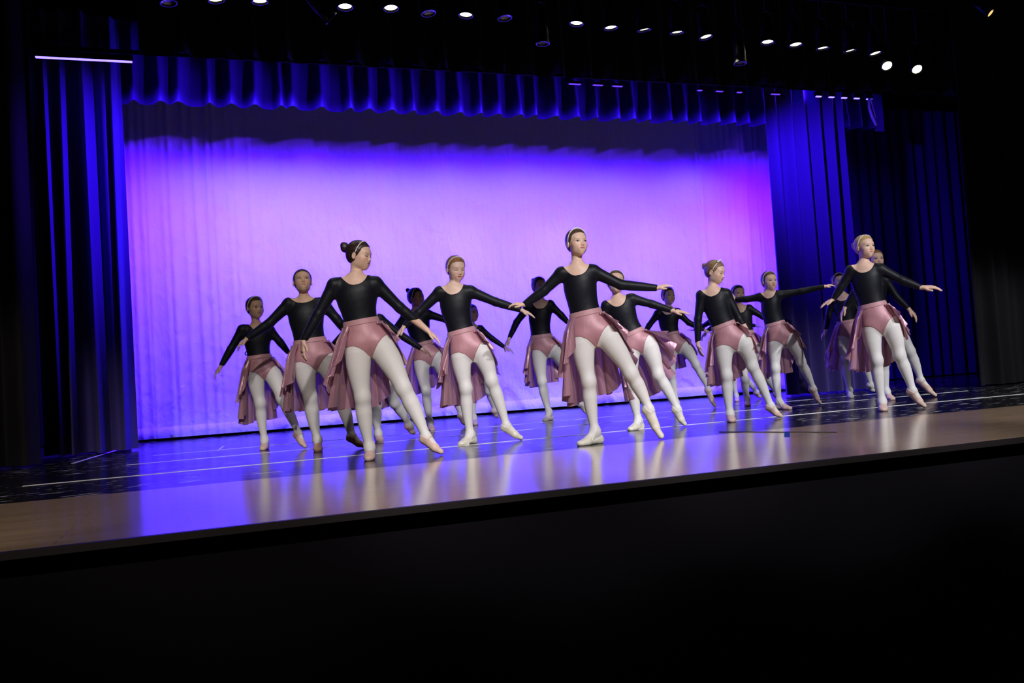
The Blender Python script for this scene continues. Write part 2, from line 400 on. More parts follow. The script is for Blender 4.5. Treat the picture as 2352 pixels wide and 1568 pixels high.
def head_fn(hs, smile=False):
    """head distance in head space (metres / hs)"""
    E = lambda c, r: ellipsoid(c, r)[0]; Lm = lambda a, b_, t: limb(a, b_, t)[0]
    parts = [(E((0, -.012, .030), (.0715, .088, .076)), 0), (E((0, .017, -.026), (.0515, .057, .070)), .034),
             (E((0, .055, -.083), (.016, .015, .014)), .036), (E((.031, .047, -.026), (.025, .024, .026)), .028), (E((-.031, .047, -.026), (.025, .024, .026)), .028),
             (E((.031, .012, -.060), (.016, .030, .017)), .036), (E((-.031, .012, -.060), (.016, .030, .017)), .036),
             (E((0, .060, .022), (.042, .014, .014)), .022),
             (Lm((0, .074, .002), (0, .0895, -.0235), [(0, .0055), (1, .0072)]), .012),
             (E((.0078, .0820, -.0265), (.0058, .0068, .0048)), .007), (E((-.0078, .0820, -.0265), (.0058, .0068, .0048)), .007),
             (E((0, .0665, -.053), (.024, .012, .018)), .026)]
    def fn(x, y, z):
        d = None
        for f, k in parts:
            e = f(x, y, z); d = e if d is None else (smin(d, e, k))
        for sx in (1, -1):
            so = ellipsoid((sx * .0305, .0865, .001), (.0170, .0125, .0115))[0](x, y, z); d = smax(d, -so, .010)
        for c, r in (((0, .0770, -.0478), (.0185, .0050, .0030)), ((0, .0755, -.0540), (.0160, .0058, .0038))):
            d = smin(d, ellipsoid(c, r)[0](x, y, z), .004)
        gro = ellipsoid((0, .0845, -.0508), (.0180, .006, .0010))[0](x, y, z); d = smax(d, -gro, .0025)
        for sx in (1, -1):
            ear = ellipsoid((sx * .0735, -.006, -.010), (.0075, .0155, .0255))[0](x, y, z)
            dent = ellipsoid((sx * .0805, -.004, -.008), (.0050, .0085, .0165))[0](x, y, z)
            d = smin(d, smax(ear, -dent, .004), .006)
        return d
    return fn
def xf_prim(fn, c, Rm, s, lo, hi):
    """place a head-space function in the local frame"""
    c = np.asarray(c, float)
    def g(x, y, z):
        X = (x - c[0]) / s; Y = (y - c[1]) / s; Z = (z - c[2]) / s
        return fn(X * Rm[0, 0] + Y * Rm[1, 0] + Z * Rm[2, 0], X * Rm[0, 1] + Y * Rm[1, 1] + Z * Rm[2, 1], X * Rm[0, 2] + Y * Rm[1, 2] + Z * Rm[2, 2]) * s
    co = np.array([[a, b_, d] for a in (lo[0], hi[0]) for b_ in (lo[1], hi[1]) for d in (lo[2], hi[2])]) * s
    w = co @ Rm.T + c
    return g, w.min(0), w.max(0)
HAIRLINE_Z = [-.075, -.045, -.022, -.005, .015, .035, .050, .062, .074, .10]
HAIRLINE_Y = [-.035, -.020, -.004, .018, .029, .038, .047, .058, .076, .11]
def hair_fn(bun, hl=0.0):
    def fn(x, y, z):
        a = ellipsoid((0, -.014, .030), (.0765, .0925, .0815))[0](x, y, z)
        bk = ellipsoid((0, -.030, -.010), (.060, .066, .062))[0](x, y, z); a = smin(a, bk, .03)
        lim = np.interp(z, HAIRLINE_Z, HAIRLINE_Y)
        cut = (y - lim - hl + 3.0 * x * x * smoothstep(.03, .06, z)) * 0.8
        a = smax(a, cut, .006); a = smax(a, (-.062 - z) , .01)
        for c, r in bun: a = smin(a, ellipsoid(c, r)[0](x, y, z), .010)
        return a
    return fn

def hand_prims(W, tip, back, s, curl, fing=1.0, thumbdir=None, spread=0.10):
    """palm, four bent fingers and a thumb; back = direction the back of the hand faces"""
    d = nrm(tip - W); n = nrm(back - d * (back @ d)); side = np.cross(d, n)
    if thumbdir is not None and side @ thumbdir < 0: side = -side
    hl = 0.150 * s; pr = []
    kn = W + d * .072 * s
    for a in (-.021, -.007, .007, .021):
        pr.append((limb(W + side * a * .55 * s, kn + side * a * s, [(0, .0125 * s), (1, .0105 * s)]), .010 * s))
    L = [.062, .070, .066, .052]
    for i, a in enumerate((.0225, .0075, -.0075, -.0215)):
        b0 = kn + side * a * s; ang = a / .0225 * spread; cu = curl * (1 + .25 * i)
        p = b0; r = .0073 * s
        for j, fr in enumerate((.42, .32, .26)):
            th = cu * (.5 + j * 1.0)
            dd = nrm((d * math.cos(ang) + side * math.sin(ang)) * math.cos(th) - n * math.sin(th))
            q = p + dd * L[i] * fr * s * fing; pr.append((limb(p, q, [(0, r), (1, r * .92)]), .003)); p = q; r *= .92
    t0 = W + d * .020 * s + side * .017 * s
    t1 = t0 + nrm(d * .75 + side * .75 - n * .25) * .036 * s; t2 = t1 + nrm(d * .95 + side * .40 - n * .15) * .030 * s
    pr.append((limb(t0, t1, [(0, .0125 * s), (1, .0090 * s)]), .008)); pr.append((limb(t1, t2, [(0, .0088 * s), (1, .0070 * s)]), .003))
    return pr

def foot_prims(A, toe, shin, s, sole, tw=1.0):
    """pointed foot from ankle A to toe tip; sole = direction the sole and heel face"""
    pd = nrm(toe - A); L = np.linalg.norm(toe - A); sole = nrm(sole - pd * (sole @ pd))
    H = A + sole * .026 * s - pd * .002 + 0 * shin; B = A + pd * L * .62 + sole * .012 * s; T = toe - pd * .012 * s
    wd = np.cross(pd, sole)
    pr = [(limb(A, H, [(0, .0265 * s), (1, .020 * s)]), .02), (limb(H, B, [(0, .018 * s), (1, .019 * s)]), .02),
          (limb(A, B - sole * .006 * s, [(0, .029 * s), (.5, .027 * s), (1, .021 * s)]), .02)]
    for k in (-1, 1):
        pr.append((limb(B + wd * k * .013 * s, T + wd * k * .006 * s * tw * tw, [(0, .017 * s), (1, .0115 * s * tw)]), .012))
    return pr
def stand_foot(A, fdir, s):
    """flat foot on the floor (z=0) under ankle A, toes along fdir"""
    fl = nrm(vec(fdir[0], fdir[1], 0)); sd = vec(-fl[1], fl[0], 0)
    H = vec(A[0], A[1], .026 * s) - fl * .032 * s; B = vec(A[0], A[1], .021 * s) + fl * .085 * s; T = vec(A[0], A[1], .015 * s) + fl * .140 * s
    pr = [(limb(A, H, [(0, .030 * s), (1, .026 * s)]), .025), (limb(A - fl * .004, B, [(0, .031 * s), (.6, .026 * s), (1, .020 * s)]), .025),
          (limb(H, B, [(0, .025 * s), (.5, .021 * s), (1, .022 * s)]), .02)]
    for k, tl in ((-1, 0), (0, .006), (1, -.008)):
        pr.append((limb(B + sd * k * .016 * s, T + fl * tl * s + sd * k * .013 * s, [(0, .019 * s), (1, .0125 * s)]), .012))
    return pr

def trace_y(fn, x, z, y0=.14):
    y = np.full(np.shape(x), y0, float)
    for _ in range(26): y = y - fn(x.astype(f32), y.astype(f32), z.astype(f32)) * .8
    return y

def smoothstep(a, b, x):
    t = np.clip((x - a) / (b - a), 0, 1); return t * t * (3 - 2 * t)

class Dancer:
    def __init__(S, name, label, P, H=1.40, g=1.0, gl=1.0, yaw=0, pitch=0, roll=0, skin='fair', hair='brown', bun=((0, -.110, .045, .034),), band='plain',
                 shoe='pink', phi=0.0, neck=(.082, .080), vneck=False, sleeve=(1.0, 1.0), curl=(0.25, 0.25), back=(None, None), closed=False, drape=None,
                 fine=.0036, hs=.97, hl=0.0, bwid=None, spread=(.12, .12), shift=0.0, flat_b=False, extra=None, strap=True):
        s = H / 1.42; S.s = s; S.P = P
        Fw = on_floor(P['F']); cy = nrm(vec(Fw[0] - CAM[0], Fw[1] - CAM[1], 0)); cx = vec(cy[1], -cy[0], 0)
        S.base = Fw; rz = math.atan2(cx[1], cx[0]); S.Rl = np.stack([cx, cy, vec(0, 0, 1)], 1)
        b0 = .115 * s * math.cos(math.radians(phi)) + shift; S.b0 = b0
        camL = S.Rl.T @ (CAM - Fw)
        def up(p, off=0.0):
            if len(p) > 2: off = off + p[2]
            d = S.Rl.T @ ray(p); t = (b0 - off - camL[1]) / d[1]; return camL + t * d
        S.up = up
        def floorL(p, z):
            return S.Rl.T @ (on_floor(p, z) - Fw)
        J = {}
        toe = floorL(P['tb'], .014 * s) if len(P['tb']) < 4 else up(P['tb'][:3])
        to = float(np.clip(b0 - toe[1], -.30, .35))
        toe = up(P['tb'][:2], to); toe[2] = max(toe[2], .013 * s)
        J['hd'] = up(P['hd']); J['nk'] = up(P['nk']); J['sa'] = up(P['sa']); J['sb'] = up(P['sb'])
        for k in ('ea', 'wa', 'ha', 'eb', 'wb', 'hb', 'w', 'pa', 'pb', 'ka', 'aa'): J[k] = up(P[k])
        J['kb'] = up(P['kb'], to * .5); J['ab'] = up(P['ab'], to * .82); J['tb'] = toe
        J['aa'][2] = min(max(J['aa'][2], .055 * s), .085 * s)
        S.J = J
        g_ = lambda a, b_: float(np.linalg.norm(J[a] - J[b_]))
        print('%-10s base %.2f %.2f ppm %.0f | uparm %.2f %.2f fore %.2f %.2f hand %.2f %.2f | thigh %.2f %.2f shin %.2f %.2f foot %.2f | sh %.2f torso %.2f head %.2f' % (
            name, Fw[0], Fw[1], F_PX / np.linalg.norm(Fw[:2]), g_('sa', 'ea'), g_('sb', 'eb'), g_('ea', 'wa'), g_('eb', 'wb'), g_('wa', 'ha'), g_('wb', 'hb'),
            g_('pa', 'ka'), g_('pb', 'kb'), g_('ka', 'aa'), g_('kb', 'ab'), g_('ab', 'tb'), g_('sa', 'sb'), g_('nk', 'w'), J['hd'][2] + .1))
        # --- torso frame
        hip = (J['pa'] + J['pb']) / 2 + vec(0, 0, .012 * s); nk = J['nk']; U = nrm(nk - hip); Lt = float(np.linalg.norm(nk - hip))
        def orth(v): v = v - U * (v @ U); return nrm(v)
        r0 = orth(J['pb'] - J['pa']); r1 = orth(J['sb'] - J['sa'])
        wrel = J['w'] - hip; wt = float(np.clip((wrel @ U) / Lt, .25, .6)); off = wrel - U * (wrel @ U); off[1] = 0
        shw = np.linalg.norm(J['sb'] - J['sa']) / 2 / (.118 * s * g)
        b = dict(U=U, Lt=Lt, hip=hip, r0=r0, r1=r1, off=off, wt=wt, s=s, g=g, shw=float(np.clip(shw, .85, 1.15)))
        tor = dist_torso(b); S.tor = tor; S.b = b; frame = b['frame']
        fwd0 = np.cross(r0, U)
        bp = lambda h, u, v: hip + U * Lt * h + r0 * u + fwd0 * v
        T = [(tor, 0)]
        for k in (-1, 1): T.append((ellipsoid(bp(-.06, k * .055 * s * g, -.045 * s), vec(.068, .060, .075) * s * g), .04))
        shp = []
        for k in ('sa', 'sb'):
            sp = J[k]; shp.append((limb(sp, sp * .35 + nk * .65 - U * .012 * s, [(0, .040 * s * g ** .5), (1, .040 * s)]), .035))
        T += shp
        arms = []
        for k in 'ab':
            sh, el, wr = J['s' + k], J['e' + k], J['w' + k]; ag = g ** .7
            arms.append([(limb(sh, el, [(0, .041 * s * ag), (.3, .038 * s * ag), (.75, .032 * s * ag), (1, .0295 * s * ag)]), .03),
                         (limb(el, wr, [(0, .0295 * s * ag), (.25, .031 * s * ag), (.7, .0245 * s * ag), (1, .0185 * s)]), .015)])
        legs = []
        for k in 'ab':
            hp, kn, an = J['p' + k], J['k' + k], J['a' + k]; out = r0 * (1 if k == 'b' else -1)
            hp2 = hp + out * .004 * s
            th = nrm(kn - hp); q = nrm(an - kn); lg = gl
            Lq = [(limb(hp2, kn, [(0, .080 * s * lg), (.15, .081 * s * lg), (.45, .070 * s * lg), (.75, .055 * s * lg), (1, .0475 * s * lg ** .6)], bow=out * .010 * s), .03),
                  (limb(kn, an, [(0, .0465 * s * lg ** .6), (.12, .0455 * s * lg), (.32, .0485 * s * lg), (.55, .041 * s * lg), (.8, .030 * s * lg ** .6), (1, .0270 * s)], bow=out * .006 * s + vec(0, .010 * s, 0)), .02),
                  (ellipsoid(kn - vec(0, .018 * s, 0), vec(.028, .031, .042) * s * lg ** .5), .04)]
            legs.append(Lq)
        ph = math.radians(phi); fd = vec(math.sin(ph), -math.cos(ph), 0)
        feetA = stand_foot(J['aa'], fd, s)
        sole = vec(-.8, .15, -.5)
        if flat_b: feetB = stand_foot(J['ab'], vec(*flat_b, 0), s)
        else: feetB = foot_prims(J['ab'], J['tb'], nrm(J['ab'] - J['kb']), s, sole, 1.35 if band == 'pearl' and phi < -40 else 1.0)
        # --- head
        hs = hs * (s ** .35); Rh = rot_head(yaw, pitch, roll); hf = head_fn(hs); hc = J['hd']
        hlo, hhi = vec(-.09, -.11, -.11), vec(.09, .12, .12)
        headp = xf_prim(hf, hc, Rh, hs, hlo, hhi)
        hb_ = hc + Rh @ vec(0, -.022, -.045) * hs
        neckp = limb(nk - U * .015 * s, hb_, [(0, .046 * s), (.3, .037 * s), (1, .036 * s)])
        hands = []
        for i, k in enumerate('ab'):
            W, Tp = J['w' + k], J['h' + k]; L = np.linalg.norm(Tp - W); hsz = float(np.clip(L / .150, .80 * s, 1.12 * s))
            bk = vec((-.55, .55)[i], -.30, .9) if back[i] is None else vec(*back[i])
            hands.append(hand_prims(W, Tp, bk, hsz, curl[i], thumbdir=vec(0, -1, -.15), spread=spread[i]))
        # ---------------- things
        root = empty('person', tuple(Fw), rz); S.root = root
        tag(root, label, 'person', 'ballet dancers on the stage')
        S.name = name
        q = QUAL
        # body: one continuous surface
        allp = [J[k] for k in J]
        lo = np.min(allp, 0) - .14; hi = np.max(allp, 0) + .14; lo[2] = 0.0015; lo[1] = min(lo[1], -.08); hi[2] = hc[2] + .12 * hs + .02
        fx = [(hc[0] - .10, hc[0] + .10)]; fz = [(nk[2] - .06, hc[2] + .115)]; fy = [(hc[1] - .13, hc[1] + .13)]
        for k in 'ab':
            a_, b_2 = J['w' + k], J['h' + k]
            mn = np.minimum(a_, b_2) - .035; mx = np.maximum(a_, b_2) + .035
            fx.append((mn[0], mx[0])); fz.append((mn[2], mx[2])); fy.append((mn[1], mx[1]))
        fn_ = fine * q
        G = Grid(axis_pts(lo[0], hi[0], .011 * q, fx, fn_), axis_pts(lo[1], hi[1], .011 * q, fy, fn_), axis_pts(lo[2], hi[2], .011 * q, fz, fn_))
        Fd = G.new()
        for p, k in T: G.add(Fd, p, k)
        Fa = None
        for ar in arms:
            A1 = G.new()
            for p, k in ar: G.add(A1, p, k)
            Fd = smin(Fd, A1, .025)
        L1 = G.new(); L2 = G.new()
        for p, k in legs[0] + feetA: G.add(L1, p, k)
        for p, k in legs[1] + feetB: G.add(L2, p, k)
        LL = smin(L1, L2, .006); Fd = smin(Fd, LL, .03); del L1, L2, LL
        for hd in hands:
            A1 = G.new()
            for p, k in hd: G.add(A1, p, k)
            Fd = smin(Fd, A1, .010)
        A1 = G.new(); G.add(A1, headp, 0); G.add(A1, neckp, .016)
        Fd = smin(Fd, A1, .028); del A1
        Fd[:, :, 0] = np.maximum(Fd[:, :, 0], .002)
        V, Q = surface_nets(Fd, G.ax); del Fd
        hx = ((V - hc) @ Rh) / hs
        S.body = mesh_obj('body', V, Q, SKIN[skin], root, attrs={'head_xyz': hx})
        # leotard
        lpts = [J[k] for k in ('sa', 'sb', 'ea', 'eb', 'wa', 'wb', 'nk', 'w', 'pa', 'pb')]
        lo = np.min(lpts, 0) - .11; hi = np.max(lpts, 0) + .11; h = .0065 * q * (1 if fine < .004 else 1.25)
        zn = [(nk[2] - .105 * s, nk[2] + .055 * s)]; xn = [(nk[0] - .10 * s, nk[0] + .10 * s)]
        G = Grid(axis_pts(lo[0], hi[0], h, xn, fine), axis_pts(lo[1], hi[1], h), axis_pts(lo[2], hi[2], h, zn, fine * .9))
        Fd = G.new()
        for p, k in T: G.add(Fd, p, k)
        # neckline, waist in the torso frame
        x, y, z = G.ax[0][:, None, None], G.ax[1][None, :, None], G.ax[2][None, None, :]
        hh, uu, vv = frame(x, y, z); hm = (hh - 1) * Lt          # metres above the neck base
        nw, nd = neck[1] * s * 1.18, neck[0] * s * .92
        au = np.abs(uu) / nw
        top = .05 * s
        if vneck: zc = -nd + (nd + top * .4) * au ** 1.0
        else: zc = -nd + (nd + top * .3) * np.clip(au, 0, 3) ** 2.6
        zb = -.030 * s + (.030 * s + top * .3) * np.clip(au, 0, 3) ** 3
        fm = smoothstep(-.01, .02, vv); zz = zc * fm + zb * (1 - fm)
        zz = np.where(au > 1.25, 1.0, zz)
        ncut = (hm - zz) * .75
        for ar, k in zip(arms, 'ab'):
            A1 = G.new()
            for p, kk in ar: G.add(A1, p, kk)
            i = 'ab'.index(k); W, El = J['w' + k], J['e' + k]; ad = nrm(W - El); c0 = El + (W - El) * sleeve[i]
            # a tiny flare: cuff plane
            A1 = np.maximum(A1 - .0005, ((x - c0[0]) * ad[0] + (y - c0[1]) * ad[1] + (z - c0[2]) * ad[2]).astype(f32))
            Fd = smin(Fd, A1, .025)
        Fd = Fd - .0042
        Fd = np.maximum(Fd, ncut.astype(f32)); Fd = np.maximum(Fd, ((.20 - hh) * Lt).astype(f32))
        V, Q = surface_nets(Fd, G.ax); S.leo = mesh_obj('leotard', V, Q, M_LEO, root)
        # tights
        lpts = [J[k] for k in ('pa', 'pb', 'ka', 'kb', 'aa', 'ab', 'tb')] + [J['aa'] + fd * .16]
        lo = np.min(lpts, 0) - .125; hi = np.max(lpts, 0) + .125; lo[2] = .0005; hi[2] = hip[2] + .18
        G = Grid(axis_pts(lo[0], hi[0], h, [(hip[0] - .15, hip[0] + .15)], fine * 1.15), axis_pts(lo[1], hi[1], h), axis_pts(lo[2], hi[2], h, [(hip[2] - .13, hip[2] + .18)], fine))
        Fd = G.new(); L1 = G.new(); L2 = G.new()
        for p, k in T[:3]: G.add(Fd, p, k)
        for p, k in legs[0] + feetA: G.add(L1, p, k)
        for p, k in legs[1] + feetB: G.add(L2, p, k)
        LL = smin(L1, L2, .006); PL = smin(Fd, LL, .03)
        x, y, z = G.ax[0][:, None, None], G.ax[1][None, :, None], G.ax[2][None, None, :]
        hh, uu, vv = frame(x, y, z)
        Tt = np.maximum(PL - .0024, (hh - .30) * Lt); Tt[:, :, 0] = np.maximum(Tt[:, :, 0], .002)
        V, Q = surface_nets(Tt, G.ax); S.tights = mesh_obj('tights', V, Q, M_TIGHT, root)
        # panel of the skirt worn as briefs, and its waistband
        sk = empty('skirt', (0, 0, 0)); sk.parent = root
        hb = hh * Lt; qq = np.clip(np.abs(uu) / (.120 * s * g), 0, 1); legcut = (-.112 * s + (.105 + .030 * (uu > 0) * qq) * s * (1 - (1 - qq) ** 2.1)) - hb
        wtop = wt * Lt + .012 * s
        Bf = np.maximum(np.maximum(PL - .0058, legcut * .66), hb - wtop + .01)
        V, Q = surface_nets(Bf.astype(f32), G.ax); mesh_obj('front_panel', V, Q, M_BRIEF, sk)
        lo2 = vec(*(hip - .2)); hi2 = hip + .2; lo2[2] = hip[2] - .02; hi2[2] = hip[2] + .30
        G = Grid(np.arange(lo2[0], hi2[0], .005), np.arange(lo2[1], hi2[1], .005), np.arange(lo2[2], hi2[2], fine * .8)); Fd = G.new()
        for p, k in T[:3]: G.add(Fd, p, k)
        x, y, z = G.ax[0][:, None, None], G.ax[1][None, :, None], G.ax[2][None, None, :]
        hh, uu, vv = frame(x, y, z); hb = hh * Lt
        Bd = np.maximum(Fd - .0095, np.abs(hb - wtop + .018 * s) - .019 * s)
        V, Q = surface_nets(Bd.astype(f32), G.ax); mesh_obj('waistband', V, Q, M_BAND, sk)
        # drape
        S.wtop = wtop
        S.prims = [p for p, k in T[:3]] + [p for Lg in legs for p, k in Lg]
        S.make_drape(sk, r0, fwd0, drape or {})
        # slippers
        for side, ft, an in (('a', feetA, J['aa']), ('b', feetB, J['ab'])):
            pr = ft + [legs[0 if side == 'a' else 1][1]]
            if side == 'a' or flat_b:
                dirf = fd if side == 'a' else nrm(vec(*flat_b, 0)); cen = vec(an[0], an[1], 0) + dirf * .05; topv = vec(0, 0, 1); opn = vec(an[0], an[1], .080 * s) + dirf * .030 * s
                ankc = (nrm(vec(0, 0, 1) + dirf * .35), float((vec(an[0], an[1], .050 * s) - dirf * .03 * s) @ nrm(vec(0, 0, 1) + dirf * .35)))
            else:
                pd = nrm(J['tb'] - an); so = nrm(sole - pd * (sole @ pd)); cen = (an + J['tb']) / 2; opn = an + pd * .045 * s - so * .040 * s
                sh_ = nrm(J['kb'] - an); ankc = (nrm(sh_ * .5 - so), float(an @ nrm(sh_ * .5 - so)) - .002 * s); dirf = pd
            lo = cen - .13; hi = cen + .13; lo[2] = max(lo[2], -.0025)
            G = Grid(*[np.arange(lo[i], hi[i], .0042 * q) for i in range(3)]); Fd = G.new()
            for p, k in pr: G.add(Fd, p, k)
            x, y, z = G.ax[0][:, None, None], G.ax[1][None, :, None], G.ax[2][None, None, :]
            F3 = Fd - .0048
            op = (.044 * s - np.sqrt((x - opn[0]) ** 2 + (y - opn[1]) ** 2 + (z - opn[2]) ** 2)).astype(f32)
            ac = (x * ankc[0][0] + y * ankc[0][1] + z * ankc[0][2] - ankc[1]).astype(f32)
            toe_ = ((x - (an + dirf * .06 * s)[0]) * dirf[0] + (y - (an + dirf * .06 * s)[1]) * dirf[1] + (z - (an + dirf * .06 * s)[2]) * dirf[2]).astype(f32)
            So = np.maximum(np.maximum(F3, op), np.minimum(ac, -toe_))
            if strap:
                sc = an + dirf * .020 * s; sn = nrm(dirf * .85 + (vec(0, 0, .5) if (side == 'a' or flat_b) else ankc[0] * -.0 + dirf * 0))
                slab = (np.abs((x - sc[0]) * sn[0] + (y - sc[1]) * sn[1] + (z - sc[2]) * sn[2]) - .0045).astype(f32)
                So = np.minimum(So, np.maximum(Fd - .0050, slab))
            So[:, :, 0] = np.maximum(So[:, :, 0], .001)
            V, Q = surface_nets(So, G.ax); mesh_obj('ballet_shoe', V, Q, M_SHOE[shoe], root)
        # hair
        bn = [((bx, by, bz), (br, br * .85, br)) for bx, by, bz, br in bun]
        if bn:
            bx, by, bz, br = bun[0]; bn.append(((bx + br * .35, by - .008, bz + br * .45), (br * .6,) * 3)); bn.append(((bx - br * .4, by - .006, bz - br * .35), (br * .6,) * 3))
        hfn = hair_fn(bn, hl)
        ext = .17
        hp_ = xf_prim(hfn, hc, Rh, hs, vec(-.1, -.16, -.08), vec(.1, .12, .13))
        lo, hi = hp_[1] - .01, hp_[2] + .01
        G = Grid(*[np.arange(lo[i], hi[i], .0040 * q * (1 if fine < .004 else 1.3)) for i in range(3)]); Fd = G.new(); G.add(Fd, hp_, 0)
        V, Q = surface_nets(Fd, G.ax); S.hair = mesh_obj('hair', V, Q, HAIR[hair], root, attrs={'head_xyz': ((V - hc) @ Rh) / hs})
        # headband
        if band:
            th = np.linspace(0.06, math.pi - .06, 34)
            dirs = np.stack([.080 * np.cos(th), .006 + .026 * np.sin(th), -.022 + .100 * np.sin(th)], 1); o0 = np.array([0, -.004, .028])
            pts = []
            for dv in dirs:
                dv = nrm(dv); t = .16
                for _ in range(18):
                    p = o0 + dv * t; dd = min(float(hfn(*[f32(c) for c in p])), float(hf(*[f32(c) for c in p]))); t -= dd * .8
                pts.append(hc + Rh @ ((o0 + dv * (t + .0015)) * hs))
            mb = MB().tube(pts, .0031 * hs, 8)
            if band in ('pearl', 'bow', 'flower'):
                pass
            bo = mb.build('headband', M_PEARL, root, True)
            if band == 'pearl':
                pe = MB()
                for i in range(8, 26): pe.sphere(pts[i] + (pts[i] - hc) * .02, .0052, 8, 6)
                pe.build('pearl_row', M_PEARL, bo, True)
            if band == 'bow':
                pe = MB(); c0 = Vector(pts[12]); dr = nrm(pts[13] - pts[11]); no = nrm(pts[12] - hc)
                for k in (-1, 1):
                    for t in np.linspace(0, 1, 7): pe.sphere(c0 + Vector(dr * k * .020 * t + no * (.006 + .010 * math.sin(t * 3.14))), .0055, 8, 5)
                    pe.sphere(c0 + Vector(dr * k * .020 + no * .010), .0085, 8, 6)
                pe.build('bow', M_PEARL, bo, True)
        # eyes
        for sx in (1, -1):
            cxe, cze = sx * .0305, .0010; nu, nv = 13, 6
            t = np.linspace(-1, 1, nu); zu = .0050 * (1 - t * t) ** .65; zl = -.0044 * (1 - t * t) ** .8
            tilt = .0012 * t * sx
            if closed: zu = zl + .0001; 
            gx = cxe + .0140 * np.repeat(t[:, None], nv, 1); w = np.linspace(0, 1, nv)[None, :]
            gz = cze + (zl[:, None] * (1 - w) + zu[:, None] * w) + tilt[:, None]
            gy = trace_y(hf, gx, gz); gy = np.minimum(gy, gy[nu // 2].mean() + .0015) * .5 + gy * .5 + .0010 + .0022 * (1 - t[:, None] ** 2) * (4 * w * (1 - w))
            V = [hc + Rh @ (vec(a, b2, c) * hs) for a, b2, c in zip(gx.ravel(), gy.ravel(), gz.ravel())]
            Fs = []; mi = []
            if not closed:
                for i in range(nu - 1):
                    for j in range(nv - 1): Fs.append((i * nv + j, (i + 1) * nv + j, (i + 1) * nv + j + 1, i * nv + j + 1)); mi.append(0)
                # iris
                n0 = len(V); R_ = .0064; V.append(None); cyi = gy[nu // 2].max() + .0006
                V[n0] = hc + Rh @ (vec(cxe, cyi, cze + .0006) * hs)
                for k in range(14):
                    a = 2 * math.pi * k / 14; zz_ = R_ * math.sin(a); V.append(hc + Rh @ (vec(cxe + R_ * math.cos(a), cyi - .0005, cze + .0006 + min(zz_, .0042) if zz_ > 0 else cze + .0006 + max(zz_, -.0046)) * hs))
                for k in range(14): Fs.append((n0, n0 + 1 + k, n0 + 1 + (k + 1) % 14)); mi.append(1)
            # lash line
            n0 = len(V); th_ = .0030 if not closed else .0030
            for i in range(nu):
                zt = gz[i, -1]; yy = gy[i, -1] + .0012
                for dz, dy in ((-.0004, .0), (th_ * .6, .0022), (th_, .0)): V.append(hc + Rh @ (vec(gx[i, 0] + (0.0008 * sx if i in (0, nu - 1) else 0), yy + dy, zt + dz) * hs))
            for i in range(nu - 1):
                for j in range(2): a = n0 + i * 3 + j; Fs.append((a, a + 3, a + 4, a + 1)); mi.append(2)
            mesh_obj('eye', V, Fs, [M_EYEW, M_IRIS, M_LASH], root, midx=mi)
        if extra: extra(S)

    def sdf(S, P):
        x, y, z = P[:, 0].astype(f32), P[:, 1].astype(f32), P[:, 2].astype(f32); d = None
        for fn, lo, hi in S.prims:
            e = fn(x, y, z); d = e if d is None else np.minimum(d, e)
        return d
    def make_drape(S, parent, r0, fwd, o):
        ed = o.get('edge', (.42, .60)); fl = o.get('flare', .11) * .45; Lb = o.get('len', .56); sw = o.get('swing', (0, .05, 0)); am = o.get('amp', .030); seed = o.get('seed', 0)
        lf = .26 + .10 * (ed[1] - .45)
        V1, Q1 = S.sheet(r0, fwd, 88, 290, lambda u: Lb * (min(ed[0], .5) + .02 + (.98 - min(ed[0], .5)) * np.where(u < .5, smoothstep(0, .30, u), .80 + .20 * smoothstep(1, .72, u))), fl, sw, 9, am, seed, 140, 34, 0)
        V2, Q2 = S.sheet(r0, fwd, 262, 322, lambda u: (lf + .13) * (1 - u) ** .7 + lf * .72 * u + .02 * np.sin(u * 9), fl + .015, (sw[0], 0, sw[2]), 2.2, am * .8, seed + 50, 70, 26, .008)
        V3, Q3 = S.sheet(r0, fwd, o.get('r0', 50), 112, lambda u: .09 + o.get('rlen', .24) * smoothstep(0, .8, u) + .015 * np.sin(u * 11), fl + .03, (sw[0] * .6 + .02, 0, sw[2]), 2.3, am * .6, seed + 90, 60, 24, .008)
        n = 0; VV = []; QQ = []
        for V, Q in ((V1, Q1), (V2, Q2), (V3, Q3)): VV.append(V); QQ.append(Q + n); n += len(V)
        mesh_obj('drape', np.concatenate(VV), np.concatenate(QQ), M_DRAPE, parent)
        for dg in (-50, 52): MB().sphere(S.hipring(dg, r0, fwd, .013) - vec(0, 0, .008), (.010 * S.s, .006 * S.s, .010 * S.s), 10, 7).build('knot', M_BRIEF, parent, True)
    def hipring(S, deg, r0, fwd, extra=0.0):
        b = S.b; s = S.s; t = math.radians(deg); cen = b['hip'] + b['U'] * (S.wtop - .036 * s) + b['off'] * .8
        return cen + r0 * math.sin(t) * (.112 * s * b['g'] + extra) + fwd * math.cos(t) * (.083 * s * b['g'] + extra)
    def sheet(S, r0, fwd, d0, d1, Lf, fl, sw, nf, am, seed, nu, nv, lift):
        s = S.s; b = S.b; hip, U, Lt = b['hip'], b['U'], b['Lt']; fl = fl * s; am = am * s
        sw = np.asarray(sw, float); rg = np.random.default_rng(seed + 11); phs = rg.uniform(0, 6.28, 6)
        u = np.linspace(0, 1, nu); th = np.radians(d0 + (d1 - d0) * u)
        wob = np.interp(u, np.linspace(0, 1, 9), rg.uniform(-.5, .5, 9))
        cen = hip + U * (S.wtop - .034 * s) + b['off'] * .8
        a = .112 * s * b['g'] + .012 + lift; bb = .083 * s * b['g'] + .012 + lift
        Lh = Lf(u) * s * (1 + .03 * np.sin(th * 3 + phs[0]))
        V = np.zeros((nu, nv, 3)); st, ct = np.sin(th), np.cos(th); ph_ = u * nf * 2 * math.pi + phs[1] + wob * 2.5
